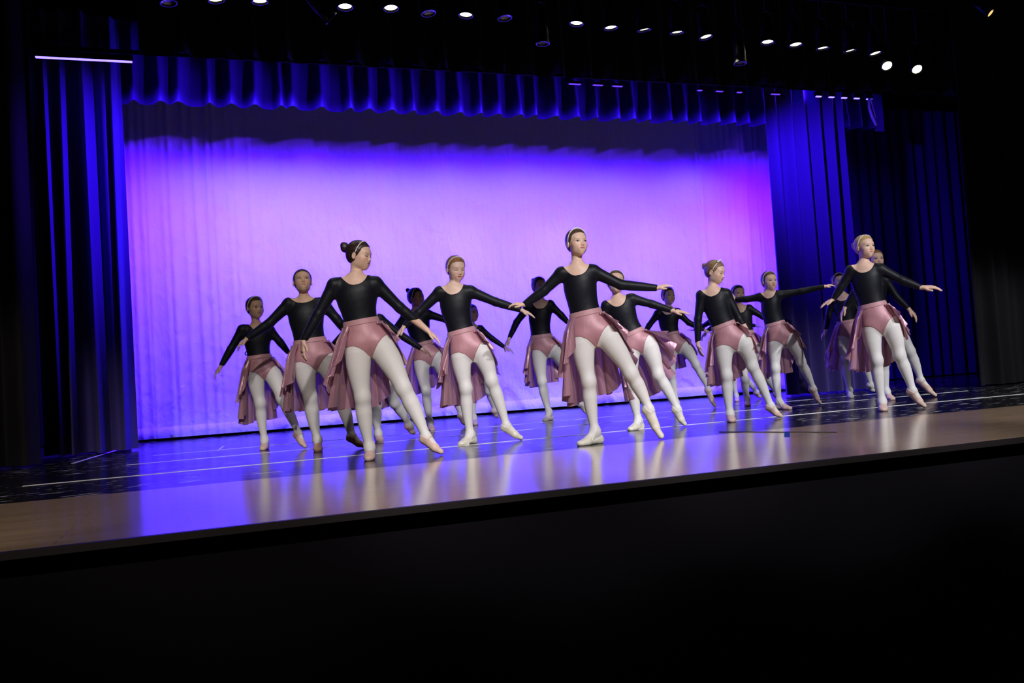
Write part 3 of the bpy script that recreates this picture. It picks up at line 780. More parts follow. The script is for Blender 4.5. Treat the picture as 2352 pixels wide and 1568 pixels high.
        for j in range(nv):
            v = j / (nv - 1)
            fo = np.sin(ph_) + .35 * np.sin(ph_ * 2.3 + phs[2])
            rr = .022 * s * b['g'] * smoothstep(0, .28, v) + fl * v ** 1.25 + am * fo * (v ** .9 * .9 + .12)
            tg = am * 1.35 * np.cos(ph_) * v
            base = cen[None, :] + r0[None, :] * ((a * st) + st * rr + ct * tg)[:, None] + fwd[None, :] * ((bb * ct) + ct * rr - st * tg)[:, None]
            V[:, j] = base + (-vec(0, 0, 1) * .93 - U * .07)[None, :] * (Lh * v)[:, None] + sw[None, :] * (v ** 1.4)
        P = V.reshape(-1, 3).copy(); REST = P.copy(); mg = .012 + lift * .6
        for it in range(16):
            d = S.sdf(P); m = d < mg
            if m.any():
                eps = .004; g = np.stack([S.sdf(P[m] + np.eye(3)[i] * eps) - S.sdf(P[m] - np.eye(3)[i] * eps) for i in range(3)], 1)
                out = P[m] - cen; out[:, 2] = 0; out /= np.linalg.norm(out, axis=1)[:, None] + 1e-6
                g = g / (np.linalg.norm(g, axis=1)[:, None] + 1e-6); g = g * .85 + out * .3; g /= np.linalg.norm(g, axis=1)[:, None] + 1e-6
                P[m] += g * ((mg + .002 - d[m])[:, None])
            if it < 12:
                D = (P - REST).reshape(nu, nv, 3)
                for q_ in range(3): D[1:-1, 1:] = D[1:-1, 1:] * .6 + .1 * (D[:-2, 1:] + D[2:, 1:] + 2 * D[1:-1, :-1])
                P = REST + D.reshape(-1, 3)
        P[:, 2] = np.maximum(P[:, 2], .02)
        I, Jn = np.meshgrid(np.arange(nu - 1), np.arange(nv - 1), indexing='ij'); I = I.ravel(); Jn = Jn.ravel()
        return P, np.stack([I * nv + Jn, (I + 1) * nv + Jn, (I + 1) * nv + Jn + 1, I * nv + Jn + 1], 1)

# ------------------------------------------------------------------ the stage
M_BLACK = simple('black_masking', (0.006, 0.006, 0.007), 0.9)
def floor_mats():
    # painted black deck, scuffed
    m, nt, b = new_mat('scuffed_black_deck'); setp(b, rough=0.17, spec=0.55)
    tc = node(nt, 'ShaderNodeTexCoord')
    def nz(scale, st, det=4, rot=0.0):
        mp = node(nt, 'ShaderNodeMapping'); mp.inputs['Scale'].default_value = st; mp.inputs['Rotation'].default_value = (0, 0, rot)
        n = node(nt, 'ShaderNodeTexNoise'); n.inputs['Scale'].default_value = scale; n.inputs['Detail'].default_value = det
        nt.links.new(tc.outputs['Object'], mp.inputs[0]); nt.links.new(mp.outputs[0], n.inputs['Vector']); return n.outputs['Fac']
    a = nz(9, (.45, 2.6, 1), 5); c = nz(.7, (1, 1, 1), 3); e = nz(30, (.35, 1.5, 1), 3, .5)
    s1 = math_n(nt, 'MULTIPLY', math_n(nt, 'SUBTRACT', a, 0.62), 20, clamp=True)
    s2 = math_n(nt, 'MULTIPLY', math_n(nt, 'SUBTRACT', e, 0.66), 20, clamp=True)
    s = math_n(nt, 'MULTIPLY', math_n(nt, 'MAXIMUM', s1, s2), math_n(nt, 'MULTIPLY', math_n(nt, 'SUBTRACT', c, 0.36), 7, clamp=True))
    nt.links.new(mixc(nt, s, (0.010, 0.010, 0.012), (0.62, 0.60, 0.58)), b.inputs['Base Color'])
    r = math_n(nt, 'ADD', math_n(nt, 'MULTIPLY', s, .35), math_n(nt, 'ADD', .13, math_n(nt, 'MULTIPLY', nz(3, (1, 1, 1)), .10)))
    nt.links.new(r, b.inputs['Roughness'])
    w = node(nt, 'ShaderNodeBump'); w.inputs['Distance'].default_value = .0012; w.inputs['Strength'].default_value = .5
    nt.links.new(nz(6, (1, 1, 1), 2), w.inputs['Height']); nt.links.new(w.outputs[0], b.inputs['Normal'])
    # varnished plank apron, boards run along X
    m2, nt, b = new_mat('varnished_plank_apron'); setp(b, rough=0.25, spec=0.2, coat=1.0, coatr=0.15)
    tc = node(nt, 'ShaderNodeTexCoord')
    br = node(nt, 'ShaderNodeTexBrick'); mp = node(nt, 'ShaderNodeMapping'); mp.inputs['Scale'].default_value = (1, 1, 1)
    nt.links.new(tc.outputs['Object'], mp.inputs[0]); nt.links.new(mp.outputs[0], br.inputs['Vector'])
    br.inputs['Scale'].default_value = 1.0; br.inputs['Brick Width'].default_value = 1.9; br.inputs['Row Height'].default_value = .057; br.inputs['Mortar Size'].default_value = .0012
    br.inputs['Color1'].default_value = (.60, .42, .27, 1); br.inputs['Color2'].default_value = (.50, .345, .22, 1); br.inputs['Mortar'].default_value = (.03, .018, .012, 1); br.offset = .37
    mp2 = node(nt, 'ShaderNodeMapping'); mp2.inputs['Scale'].default_value = (.8, 14, 1); n = node(nt, 'ShaderNodeTexNoise'); n.inputs['Scale'].default_value = 3; n.inputs['Detail'].default_value = 5
    nt.links.new(tc.outputs['Object'], mp2.inputs[0]); nt.links.new(mp2.outputs[0], n.inputs['Vector'])
    g = node(nt, 'ShaderNodeMix', data_type='RGBA', blend_type='MULTIPLY'); g.inputs[0].default_value = .5
    nt.links.new(br.outputs['Color'], g.inputs[6]); nt.links.new(mixc(nt, n.outputs['Fac'], (.6, .55, .5), (1.3, 1.25, 1.2)), g.inputs[7]); nt.links.new(g.outputs[2], b.inputs['Base Color'])
    nt.links.new(math_n(nt, 'ADD', .17, math_n(nt, 'MULTIPLY', n.outputs['Fac'], .10)), b.inputs['Roughness'])
    bu = node(nt, 'ShaderNodeBump'); bu.inputs['Distance'].default_value = .0006; bu.inputs['Strength'].default_value = .5
    nt.links.new(br.outputs['Fac'], bu.inputs['Height']); bu.invert = True; nt.links.new(bu.outputs[0], b.inputs['Normal'])
    return m, m2
M_DECK, M_WOOD = floor_mats()
YF, YB_, = 3.57, 5.24
tag(MB().box(-9, 16, YF + .02, YB_, -.10, 0).build("floor", M_WOOD), kind='structure')
o = MB().box(-9, 16, YB_, 14, -.10, 0).build('floor', M_DECK); tag(o, kind='structure')
# rounded nosing and black front wall of the stage, pit floor, dark shell
M_NOSE = simple('stage_nosing', (0.012, 0.008, 0.008), 0.5)
tag(MB().box(-9, 16, YF, YF + .02, -.030, -.0005).build('trim_1', M_NOSE), kind='structure')
M_FACE = simple('black_stage_face', (0.006, 0.005, 0.007), 0.9, spec=0.05)
tag(MB().box(-9, 16, YF + .02, YF + .06, -1.3, -.03).build('wall_front', M_FACE), kind='structure')
tag(MB().box(-9, 16, -2.0, YF + .02, -1.36, -1.3).build('floor', simple('pit_floor', (0.012, 0.009, 0.010), 0.9, spec=0.05)), kind='structure')
tag(MB().box(-9, 16, 13, 13.1, -.1, 8).build('wall_back', M_BLACK), kind='structure')
tag(MB().box(-9.1, -9, -2, 13, -1.3, 8).build('wall_left', M_BLACK), kind='structure')
tag(MB().box(16, 16.1, -2, 13, -1.3, 8).build('wall_right', M_BLACK), kind='structure')
tag(MB().box(-9, 16, -2, 13, 8, 8.1).build('ceiling', M_BLACK), kind='structure')

# ------------------------------------------------------------------ cloths
def cloth(name, X0, X1, Z0, Z1, Y, mat, fold, nx=400, nz=30, parent=None, hem=0.0):
    """hanging cloth, fold(X, v) = forward offset (v = 0 at the hem, 1 at the top)"""
    xs = np.linspace(X0, X1, nx); zs = np.linspace(0, 1, nz)
    X, W = np.meshgrid(xs, zs, indexing='ij'); off = fold(X, W); dX = np.gradient(off, axis=0)
    V = np.stack([X, Y - off, Z0 + (Z1 - Z0) * W], -1).reshape(-1, 3)
    I, J = np.meshgrid(np.arange(nx - 1), np.arange(nz - 1), indexing='ij'); I = I.ravel(); J = J.ravel()
    Q = np.stack([I * nz + J, (I + 1) * nz + J, (I + 1) * nz + J + 1, I * nz + J + 1], 1)
    return mesh_obj(name, V, Q, mat, parent)
def velvet(name, c, sheen=.3, rough=.75):
    m, nt, b = new_mat(name); setp(b, color=c, rough=rough, sheen=sheen, sheenr=.4, spec=.2)
    noise_bump(nt, b, 5.0, .02, .35, (1.5, 1.5, .35), 3); return m
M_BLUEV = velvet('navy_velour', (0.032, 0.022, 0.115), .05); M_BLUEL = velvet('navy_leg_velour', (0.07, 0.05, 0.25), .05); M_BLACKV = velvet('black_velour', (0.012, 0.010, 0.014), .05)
def folds(ridges, amp, w, base=0.0, taper=0.35):
    R_ = np.array(ridges)
    def f(X, W):
        o = np.zeros_like(X)
        for i, r in enumerate(R_):
            c = r[0] if hasattr(r, '__len__') else r; ww = (r[1] if hasattr(r, '__len__') else w); a = (r[2] if hasattr(r, '__len__') else 1.0)
            sway = .03 * np.sin(i * 2.3) * (1 - W)
            o = np.maximum(o, a * np.exp(-((X - c - sway) / ww) ** 2))
        return base + amp * o * (1 - taper * W)
    return f
def even(x0, x1, step, seed, jit=.25, w=.075, wj=.4):
    rg = np.random.default_rng(seed); out = []; x = x0
    while x < x1: out.append((x, w * (1 + rg.uniform(-wj, wj)), rg.uniform(.7, 1.15))); x += step * (1 + rg.uniform(-jit, jit))
    return out
# white drop
M_MUSLIN, nt, b = new_mat('white_muslin'); setp(b, color=(0.78, 0.78, 0.80), rough=0.85, spec=.1)
tc = node(nt, 'ShaderNodeTexCoord')
hts = []
for st, sc_, am in (((1, 1, .10), 2.2, .9), ((1, 1, .40), 5.0, .40), ((1, 1, .8), 11, .22)):
    mp = node(nt, 'ShaderNodeMapping'); mp.inputs['Scale'].default_value = st; n_ = node(nt, 'ShaderNodeTexNoise'); n_.inputs['Scale'].default_value = sc_; n_.inputs['Detail'].default_value = 3
    n_.inputs['Distortion'].default_value = .6
    nt.links.new(tc.outputs['Object'], mp.inputs[0]); nt.links.new(mp.outputs[0], n_.inputs['Vector']); hts.append(math_n(nt, 'MULTIPLY', n_.outputs['Fac'], am))
bu = node(nt, 'ShaderNodeBump'); bu.inputs['Distance'].default_value = .048; bu.inputs['Strength'].default_value = .9
nt.links.new(math_n(nt, 'ADD', math_n(nt, 'ADD', hts[0], hts[1]), hts[2]), bu.inputs['Height']); nt.links.new(bu.outputs[0], b.inputs['Normal'])
YD = 10.2
rg = np.random.default_rng(5)
lf = [(-1.05 + i * .115 + rg.uniform(-.04, .04), .030, rg.uniform(.5, 1.1)) for i in range(12)] + [(6.2 + i * .12 + rg.uniform(-.04, .04), .032, rg.uniform(.5, 1)) for i in range(11)]
side = folds(lf, .026, .05, taper=.2)
def dropf(X, W): return side(X, W) + .012 * np.sin(X * 2.1 + .5) + .006 * np.sin(X * 7.3 + W * 2)
root = empty('backdrop', (3.2, YD, .03)); tag(root, 'huge white muslin backdrop washed in violet light across the back', 'backdrop')
def loc(o, p): o.location = (-p[0], -p[1], -p[2]); return o
o = cloth('cloth', -1.16, 7.52, .03, 4.4, YD, M_MUSLIN, dropf, 700, 60, root); loc(o, (3.2, YD, .03))
def hemf(X, W): return dropf(X, W * 0) + .006 + .007 * np.sin(np.pi * W)
o = cloth('hem_pocket', -1.16, 7.52, .03, .155, YD, M_MUSLIN, hemf, 700, 10, root); loc(o, (3.2, YD, .03))
# blue lit legs either side
lr = [(on_Y((px, 400), 8.95)[0], w, a) for px, w, a in ((84, .04, .5), (120, .040, 1), (160, .042, 1.0), (208, .055, 1.0), (248, .09, .45), (270, .03, .6))]
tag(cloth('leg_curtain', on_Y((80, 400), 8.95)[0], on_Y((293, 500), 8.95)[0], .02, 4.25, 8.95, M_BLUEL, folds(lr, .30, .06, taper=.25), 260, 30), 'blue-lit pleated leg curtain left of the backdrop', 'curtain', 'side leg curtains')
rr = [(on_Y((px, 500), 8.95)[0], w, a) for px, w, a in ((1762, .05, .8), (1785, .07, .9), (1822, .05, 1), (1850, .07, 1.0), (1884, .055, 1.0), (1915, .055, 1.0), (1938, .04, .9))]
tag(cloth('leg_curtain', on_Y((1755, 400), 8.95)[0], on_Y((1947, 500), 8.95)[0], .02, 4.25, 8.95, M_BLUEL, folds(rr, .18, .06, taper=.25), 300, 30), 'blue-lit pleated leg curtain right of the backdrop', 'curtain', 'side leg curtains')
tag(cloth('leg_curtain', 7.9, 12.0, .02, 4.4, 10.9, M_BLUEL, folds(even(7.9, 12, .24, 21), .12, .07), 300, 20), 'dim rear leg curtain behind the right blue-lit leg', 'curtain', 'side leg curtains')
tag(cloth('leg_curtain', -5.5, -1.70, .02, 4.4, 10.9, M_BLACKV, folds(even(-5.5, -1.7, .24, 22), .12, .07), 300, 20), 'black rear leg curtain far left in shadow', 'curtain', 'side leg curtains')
# near black legs
tag(cloth('leg_curtain', -5.5, -1.60, .015, 6.5, 8.0, M_BLACKV, folds(even(-5.4, -1.6, .26, 23), .15, .08), 360, 20), 'black near leg curtain at the left edge of the stage', 'curtain', 'near black leg curtains')
tag(cloth('leg_curtain', 8.33, 13.5, .015, 6.5, 7.8, M_BLACKV, folds(even(8.36, 13.5, .26, 24), .15, .08), 400, 20), 'black near leg curtain at the right edge of the stage', 'curtain', 'near black leg curtains')
# ruffled valance: ridges read off the photograph
rx = [310, 366, 418, 478, 530, 590, 638, 672, 738, 795, 848, 893, 940, 1001, 1045, 1095, 1140, 1180, 1222, 1268, 1310, 1362, 1405, 1440, 1482, 1522, 1560, 1595, 1630, 1672, 1702, 1736, 1770, 1810, 1850, 1890, 1925, 1958, 1990]
va = [(on_Y((px, 230), 9.65)[0], .066 if i % 3 else .048, 1.0) for i, px in enumerate(rx)]
def valf(X, W): return folds(va, .17, .07, taper=.0)(X, W) * (1 - .45 * W) * np.clip((1 - W) * 12, 0, 1)
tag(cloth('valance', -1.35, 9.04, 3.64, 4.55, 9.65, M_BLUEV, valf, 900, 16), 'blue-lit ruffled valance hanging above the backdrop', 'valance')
# black border in front, its scalloped hem hides the top of the valance
bo = folds(even(-1.3, 11.5, .30, 31, .3, .09), .14, .09, taper=.5)
tag(cloth('border_curtain', on_Y((322, 150), 8.4)[0], 12, on_Y((1176, 172), 8.4)[2], 6.5, 8.40, velvet('black_border_velour', (0.018, 0.016, 0.02), .1), bo, 900, 16), 'black pleated border curtain above the valance', 'curtain')

t = MB().tube([(-8.95, 9.65, 4.572), (15.95, 9.65, 4.572)], .022, 8).build('curtain_pipe', simple('dark_pipe', (0.01, 0.01, 0.01), .5), None, True); tag(t, 'dark curtain pipe the ruffled valance hangs from', 'pipe')
# ------------------------------------------------------------------ floor tape
M_TAPE = simple('white_tape', (0.95, 0.93, 0.90), 0.7, spec=.2); M_BTAPE = simple('blue_tape', (0.015, 0.04, 0.26), 0.9, spec=.05)
def tape(p, q, w, label, mat=M_TAPE, group='white tape lines on the deck', z=.0012):
    a = np.array(p, float); b_ = np.array(q, float); d = nrm(np.append(b_ - a, 0))[:2]; n = vec(-d[1], d[0]) * w / 2
    c = (a + b_) / 2; pts = [a - n - c, b_ - n - c, b_ + n - c, a + n - c]
    V = [(x, y, 0) for x, y in pts] + [(x, y, z) for x, y in pts]
    o = mesh_obj('floor_tape', V, [(0, 3, 2, 1), (4, 5, 6, 7), (0, 1, 5, 4), (1, 2, 6, 5), (2, 3, 7, 6), (3, 0, 4, 7)], mat, None, False); o.location = (c[0], c[1], 0.0002)
    tag(o, label, 'tape', group)
tape((-1.36, 6.20), (9.5, 6.27), .036, 'front white tape line nearest the wooden apron')
tape((-.86, 7.20), (7.68, 7.28), .030, 'middle white tape line across the black deck')
tape((-.74, 8.00), (7.15, 8.02), .030, 'rear white tape line under the back row')
tape((-1.35, 7.87), (-1.12, 9.66), .028, 'short slanting white tape line at far left', group=None)
tape((-.20, 7.93), (-.16, 8.45), .022, 'short white cross mark left of the leftmost dancer', group=None)
tape((.42, 7.85), (.17, 8.40), .022, 'short white cross mark between the two leftmost dancers', group=None)
c1, c2 = on_floor((1808, 989)), on_floor((1808, 1006))
o = MB().box(-.018, .018, -.19, .19, 0, .0015).build('floor_tape', M_BTAPE); cc = (c1 + c2) / 2; o.location = (cc[0], cc[1], .0002); o.rotation_euler = (0, 0, -math.atan2(c1[0] - c2[0], c1[1] - c2[1]))
tag(o, 'small blue tape mark on the wooden apron', 'tape')
a_, b_ = on_floor((1652, 992)), on_floor((1922, 993))
tape(a_[:2], b_[:2], .006, 'thin dark cord lying on the wooden apron', M_BLACKCORD, None, .004)

# ------------------------------------------------------------------ stage lights
M_CAN = simple('black_lamp_housing', (0.012, 0.012, 0.014), 0.4, metal=.3); M_PIPE = simple('black_pipe', (0.006, 0.006, 0.006), 0.8, spec=.1)
M_LENS = simple('lit_lens', (0.9, 0.85, 0.7), 0.3, em=(1.0, 0.93, 0.70), ems=4.5); M_LENSD = simple('unlit_lens', (0.35, 0.33, 0.5), 0.1, metal=.6)
M_REFL = simple('lamp_reflector', (0.75, 0.72, 0.6), 0.15, metal=1.0)
YR = 6.8
ZP = on_Y((1070, 36), YR)[2] + .44
def fixture(px, py, label, lit=True, Y=YR, tilt=(0, 0), size=.057, length=.20, lens=None, pipe=None):
    pipe = pipe or ZP
    c = on_Y((px, py), Y); R_ = size; pv = vec(0, 0, length * .4)
    Rt = np.array(Matrix.Rotation(math.radians(tilt[1]), 3, 'Y') @ Matrix.Rotation(math.radians(tilt[0]), 3, 'X'))
    c = c + Rt @ pv - pv                                   # the lens, not the pivot, sits where the photo shows it
    root = empty('stage_light', tuple(c)); tag(root, label, 'stage light', 'row of hanging stage lights')
    def ringmesh(prof, n=24):
        V = [Rt @ (vec(r * math.cos(2 * math.pi * k / n), r * math.sin(2 * math.pi * k / n), z) - pv) + pv for r, z in prof for k in range(n)]
        m = len(prof); return V, [(i * n + k, i * n + (k + 1) % n, (i + 1) * n + (k + 1) % n, (i + 1) * n + k) for i in range(m - 1) for k in range(n)]
    V, Fs = ringmesh([(0.001, length + .05), (R_ * .5, length + .045), (R_ * .62, length), (R_, length * .45), (R_, 0), (R_ + .008, 0), (R_ + .008, .012), (R_ + .002, .014)])
    mesh_obj('housing', V, Fs, M_CAN, root)
    V, Fs = ringmesh([(0.001, .036), (R_ * .45, .033), (R_ * .8, .026), (R_ * .97, .018)])
    mesh_obj('lens', V, Fs, lens or (M_LENS if lit else M_LENSD), root)
    MB().tube([(-R_ - .012, 0, length * .4), (-R_ - .014, 0, length + .09), (0, 0, length + .12), (R_ + .014, 0, length + .09), (R_ + .012, 0, length * .4)], .006, 6).build('yoke', M_PIPE, root, True)
    dy = Y - c[1]; MB().box(-.014, .014, min(-.008, dy - .008), max(.008, dy + .008), length + .112, length + .124).box(-.012, .012, dy - .010, dy + .010, length + .118, pipe - .024 - c[2]).build('clamp', M_PIPE, root)
    return root
ROW = [(387, 8), (497, 2), (597, 5), (793, 17), (898, 20), (985, 31), (1070, 36), (1160, 42), (1324, 55), (1403, 65), (1480, 70), (1555, 76), (1622, 86), (1763, 98), (1828, 104), (1890, 112), (1953, 118), (2011, 124)]
nm = ['first', 'second', 'third', 'fourth', 'fifth', 'sixth', 'seventh', 'eighth', 'ninth', 'tenth', 'eleventh', 'twelfth', 'thirteenth', 'fourteenth', 'fifteenth', 'sixteenth', 'seventeenth', 'eighteenth']
for i, (x, y) in enumerate(ROW):
    dim = i in (0, 5, 7)
    fixture(x, y, '%s round downlight from the left in the overhead row%s' % (nm[i], ', nearly dark' if dim else ', glowing cream'), tilt=(random.uniform(-6, 6), random.uniform(-8, 8)),
            lens=M_REFL if dim else None, lit=not dim)
fixture(762, 44, 'tilted dark spotlight with a glint at its rim, upper left', False, tilt=(10, -48), size=.055, length=.30, lens=M_REFL)
fixture(1247, 101, 'dark hanging spotlight below the row, left of its gap at centre', False, size=.055, length=.26)
fixture(1701, 146, 'dark hanging spotlight below the row, right of centre', False, size=.055, length=.26)
fixture(2038, 152, 'lit spotlight turned to face the audience, nearer the row end', True, tilt=(-38, 25), size=.05, length=.2)
fixture(2107, 160, 'lit spotlight turned to face the audience, rightmost of the row', True, tilt=(-38, 25), size=.05, length=.2)
fixture(2277, 31, 'small amber-lit spotlight high at the far right', True, tilt=(-40, -20), size=.045, length=.2, lens=simple('amber_lens', (.6, .4, .2), .3, em=(1, .62, .2), ems=1.2), pipe=4.88)
t = MB().tube([(6.8, YR, 4.895), (15.9, YR, 4.895)], .024, 10).build('lighting_pipe', M_PIPE, None, True); t.location.z += .012; tag(t, 'short high pipe at far right holding the amber spotlight', 'pipe')
t = MB().tube([(-5, YR, ZP), (7.2, YR, ZP)], .024, 10).build('lighting_pipe', M_PIPE, None, True); tag(t, 'black lighting pipe the overhead row hangs from', 'pipe')
# LED batten bars above the valance
M_LED = simple('blue_led_face', (.1, .05, .9), .4, em=(0.14, 0.10, 1.0), ems=5.0)
M_LEDDIM = simple('dim_blue_led_face', (.1, .05, .9), .4, em=(0.16, 0.05, 1.0), ems=1.1)
YL = 8.50
zl = on_Y((200, 137), YL)[2]; n_led = 0
x0 = on_Y((79, 133), YL)[0]; x1 = on_Y((306, 138), YL)[0]
def ledbar(xa, xb, label, thin=False):
    r = empty('led_bar', ((xa + xb) / 2, YL, zl)); tag(r, label, 'LED bar', 'LED bars on the batten above the valance'); w = (xb - xa) / 2
    MB().box(-w, w, -.018, .022, .003, .03 if thin else .06).build('housing', M_CAN, r)
    MB().box(-w + .01, w - .01, -.018, .010, -.003 if thin else -.007, .003).build('light_strip', M_LEDDIM if thin else M_LED, r)
ledbar(x0, x1, 'glowing blue-white LED bar above the left leg curtain')
xx = on_Y((1865, 222), YL)[0]; xe = on_Y((2010, 230), YL)[0]
st = (xe - xx) / 5
for k in range(5): ledbar(xx + st * k + .05, xx + st * (k + 1) - .05, '%s glowing LED block from the left, at the right end of the batten' % nm[k])
for k, (pa, pb) in enumerate(((1305, 1335), (1360, 1385), (1405, 1430), (1600, 1612), (1642, 1660), (1690, 1703), (1768, 1790))):
    ledbar(on_Y((pa, 190), YL)[0], on_Y((pb, 190), YL)[0], '%s short LED glint from the left along the middle of the batten' % nm[k], True)
bt = MB().tube([(-2.2, YL + .02, zl + .10), (10.5, YL + .02, zl + .10)], .022, 8).build('batten', M_PIPE, None, True); tag(bt, 'black batten pipe carrying the LED bars', 'pipe')
c0 = Vector((xe - .12, YL - .03, zl))
e1 = Vector(on_Y((2013, 288), YL - .03)); e2 = Vector(on_Y((2003, 262), YL - .03))
cb = MB().tube([c0, c0.lerp(e1, .3) + Vector((-.03, 0, -.02)), c0.lerp(e1, .65) + Vector((-.03, 0, 0)), e1], [.016, .018, .02, .02], 8); cb.tube([c0 + Vector((.03, 0, 0)), c0.lerp(e1, .35) + Vector((.02, 0, 0)), e1 + Vector((0, 0, .10))], .008, 6)
tag(cb.build('cable', simple('pale_cable', (.5, .45, .8), .5), None, True), 'pale power cable looping down from the right end of the batten', 'cable')

# ------------------------------------------------------------------ the dancers (pixel = joint in the photo, optional third value = metres towards the viewer)
def PJ(hd, nk, sa, sb, ea, wa, ha, eb, wb, hb, w, pa, pb, ka, aa, F, kb, ab, tb):
    return dict(hd=hd, nk=nk, sa=sa, sb=sb, ea=ea, wa=wa, ha=ha, eb=eb, wb=wb, hb=hb, w=w, pa=pa, pb=pb, ka=ka, aa=aa, F=F, kb=kb, ab=ab, tb=tb)
def d9_extra(S):
    pass
def bracelet(S):
    W, E_ = S.J['wb'], S.J['hb']; d = nrm(E_ - W); c = W + d * .030; a = nrm(np.cross(d, vec(0, 1, 0))); b_ = np.cross(d, a)
    MB().tube([c + (a * math.cos(t) + b_ * math.sin(t)) * .0255 for t in np.linspace(0, 2 * math.pi, 20)[:-1]], .0035, 6, closed=True).build('bracelet', M_BLACKCORD, S.root, True)
def wrap_tie(S):
    c = S.J['w'] + vec(-.088, -.02, .03)
    mb = MB()
    for k, (dx, L) in enumerate(((-.018, .10), (-.03, .17), (.0, .14))):
        mb.tube([c + vec(dx * t + .012 * math.sin(t * 5 + k), -.03 * t, -L * t) for t in np.linspace(0, 1, 9)], .0055, 6)
    mb.tube([c + vec(-.012 + .014 * math.cos(t), 0, .016 * math.sin(t)) for t in np.linspace(0, 2 * math.pi, 14)[:-1]], .005, 6, closed=True)
    mb.build('wrap_tie', M_BLACKCORD, S.root, True)
    n = S.J['nk']; pts = [n + vec(.050 * math.cos(t), -.050 * math.sin(t) + .004, .012 - .030 * max(0, math.sin(t))) for t in np.linspace(0, 2 * math.pi, 28)[:-1]]
    MB().tube(pts, .0028, 6, closed=True).build('necklace', M_SKINDARKRED, S.root, True)

Dancer('D1', 'dancer far left in black wrap top with V neck and tie at the waist', PJ((586, 707), (590, 748), (557, 757), (618, 756), (530, 802), (508, 840), (486, 869),
    (643, 785), (662, 809), (682, 830), (595, 818), (588, 853), (620, 851), (598, 926), (608, 1012), (609, 1033), (647, 914), (686, 996), (702, 1027)),
    H=1.30, yaw=28, pitch=2, skin='tan', hair='brown', band='pearl', bun=(), phi=-8, vneck=True, neck=(.085, .060), fine=.0042, shoe='pink', extra=wrap_tie,  # fair-skinned; the tan tone has the dim light in its colour
    drape=dict(len=.60, flare=.07, swing=(-.02, .05, 0), seed=1, edge=(.40, .52)))
Dancer('D2', 'dancer with chin raised facing front, second from left, in boat neck leotard and tan slippers', PJ((695, 647), (699, 688), (664, 698), (742, 697), (619, 742), (568, 777), (535, 802),
    (772, 731), (800, 768), (822, 786), (711, 781), (700, 828), (745, 826), (713, 913), (729, 1008), (729, 1037), (777, 899), (808, 1001), (836, 1025)),
    H=1.40, g=1.18, gl=1.15, yaw=4, pitch=-14, skin='tan', hair='brown', band=None, bun=(), phi=0, neck=(.030, .085), fine=.0040, shoe='tan', curl=(.35, .3), hs=.99,  # fair-skinned too, dimness at this end coloured into the tan skin
    drape=dict(len=.56, flare=.09, swing=(-.01, .05, 0), seed=2))
Dancer('D3', 'large front dancer left of centre with dark bun, looking right over her shoulder', PJ((826, 587), (816, 636), (768, 655), (862, 651), (731, 722), (697, 782), (694, 832),
    (918, 706), (981, 758), (1019, 789), (829, 738), (824, 792), (869, 789), (833, 912), (849, 1028), (850, 1057), (927, 892), (979, 1003), (1016, 1040)),
    H=1.47, g=1.06, gl=1.10, yaw=62, pitch=8, roll=3, skin='fair', hair='dark', bun=((.0, -.125, .048, .036),), phi=-3, neck=(.062, .078), curl=(.22, .18), closed=True,
    drape=dict(len=.56, flare=.13, swing=(-.03, .04, 0), seed=3, edge=(.42, .55)))
Dancer('D4', 'dancer almost hidden behind the dark-haired front dancer, only arm, skirt and legs showing', PJ((838, 683), (846, 722), (824, 735), (872, 733), (790, 768), (760, 797), (740, 815),
    (920, 769), (967, 800), (996, 816), (850, 808), (842, 858), (875, 857), (864, 929), (869, 997), (868, 1016), (906, 924), (941, 976), (952, 995)),
    H=1.34, yaw=50, skin='fair', hair='brown', bun=(), band=None, phi=5, fine=.0052, shoe='pink', drape=dict(len=.52, flare=.10, seed=4))
Dancer('D5', 'brown-skinned dancer with high black bun looking right, between the two left front dancers', PJ((956, 684), (955, 716), (931, 727), (982, 721), (905, 760), (898, 785, .05), (893, 800, .10),
    (1024, 734), (1085, 752), (1112, 772), (970, 788), (968, 824), (1000, 819), (979, 898), (988, 968), (990, 990), (1028, 886), (1061, 953), (1070, 976)),
    H=1.32, yaw=52, skin='brown', hair='black', bun=((0, -.100, .085, .027),), phi=8, fine=.0052, shoe='pink', drape=dict(len=.50, flare=.13, seed=5, swing=(-.03, .05, 0)))
Dancer('D6', 'red-haired dancer with red lips looking down, third from left in the front line', PJ((1047, 618), (1041, 657), (1010, 671), (1080, 669), (962, 718), (929, 749), (902, 782),
    (1138, 693), (1196, 711), (1232, 727), (1059, 760), (1060, 806), (1099, 801), (1070, 892), (1080, 998), (1072, 1022), (1129, 874), (1163, 977), (1199, 1007)),
    H=1.40, g=.97, gl=.98, yaw=24, pitch=14, skin='red', hair='ginger', bun=((0, -.105, .015, .042),), phi=-32, neck=(.075, .078), closed=True, shoe='white', curl=(.25, .12),
    drape=dict(len=.56, flare=.09, swing=(-.01, .05, 0), seed=6, edge=(.58, .40)))
Dancer('D7', 'small dancer partly hidden behind the red-haired dancer, one arm stretched to the right', PJ((1083, 719), (1083, 748), (1064, 757), (1103, 755), (1052, 785), (1052, 812), (1053, 832),
    (1130, 777), (1159, 797), (1190, 812), (1086, 806), (1079, 842), (1106, 840), (1084, 908), (1089, 960), (1089, 976), (1122, 897), (1136, 942), (1143, 958)),
    H=1.14, yaw=45, skin='tan', hair='dark', bun=(), band=None, phi=5, fine=.0052, drape=dict(len=.52, flare=.16, seed=7, swing=(.05, .05, 0)))
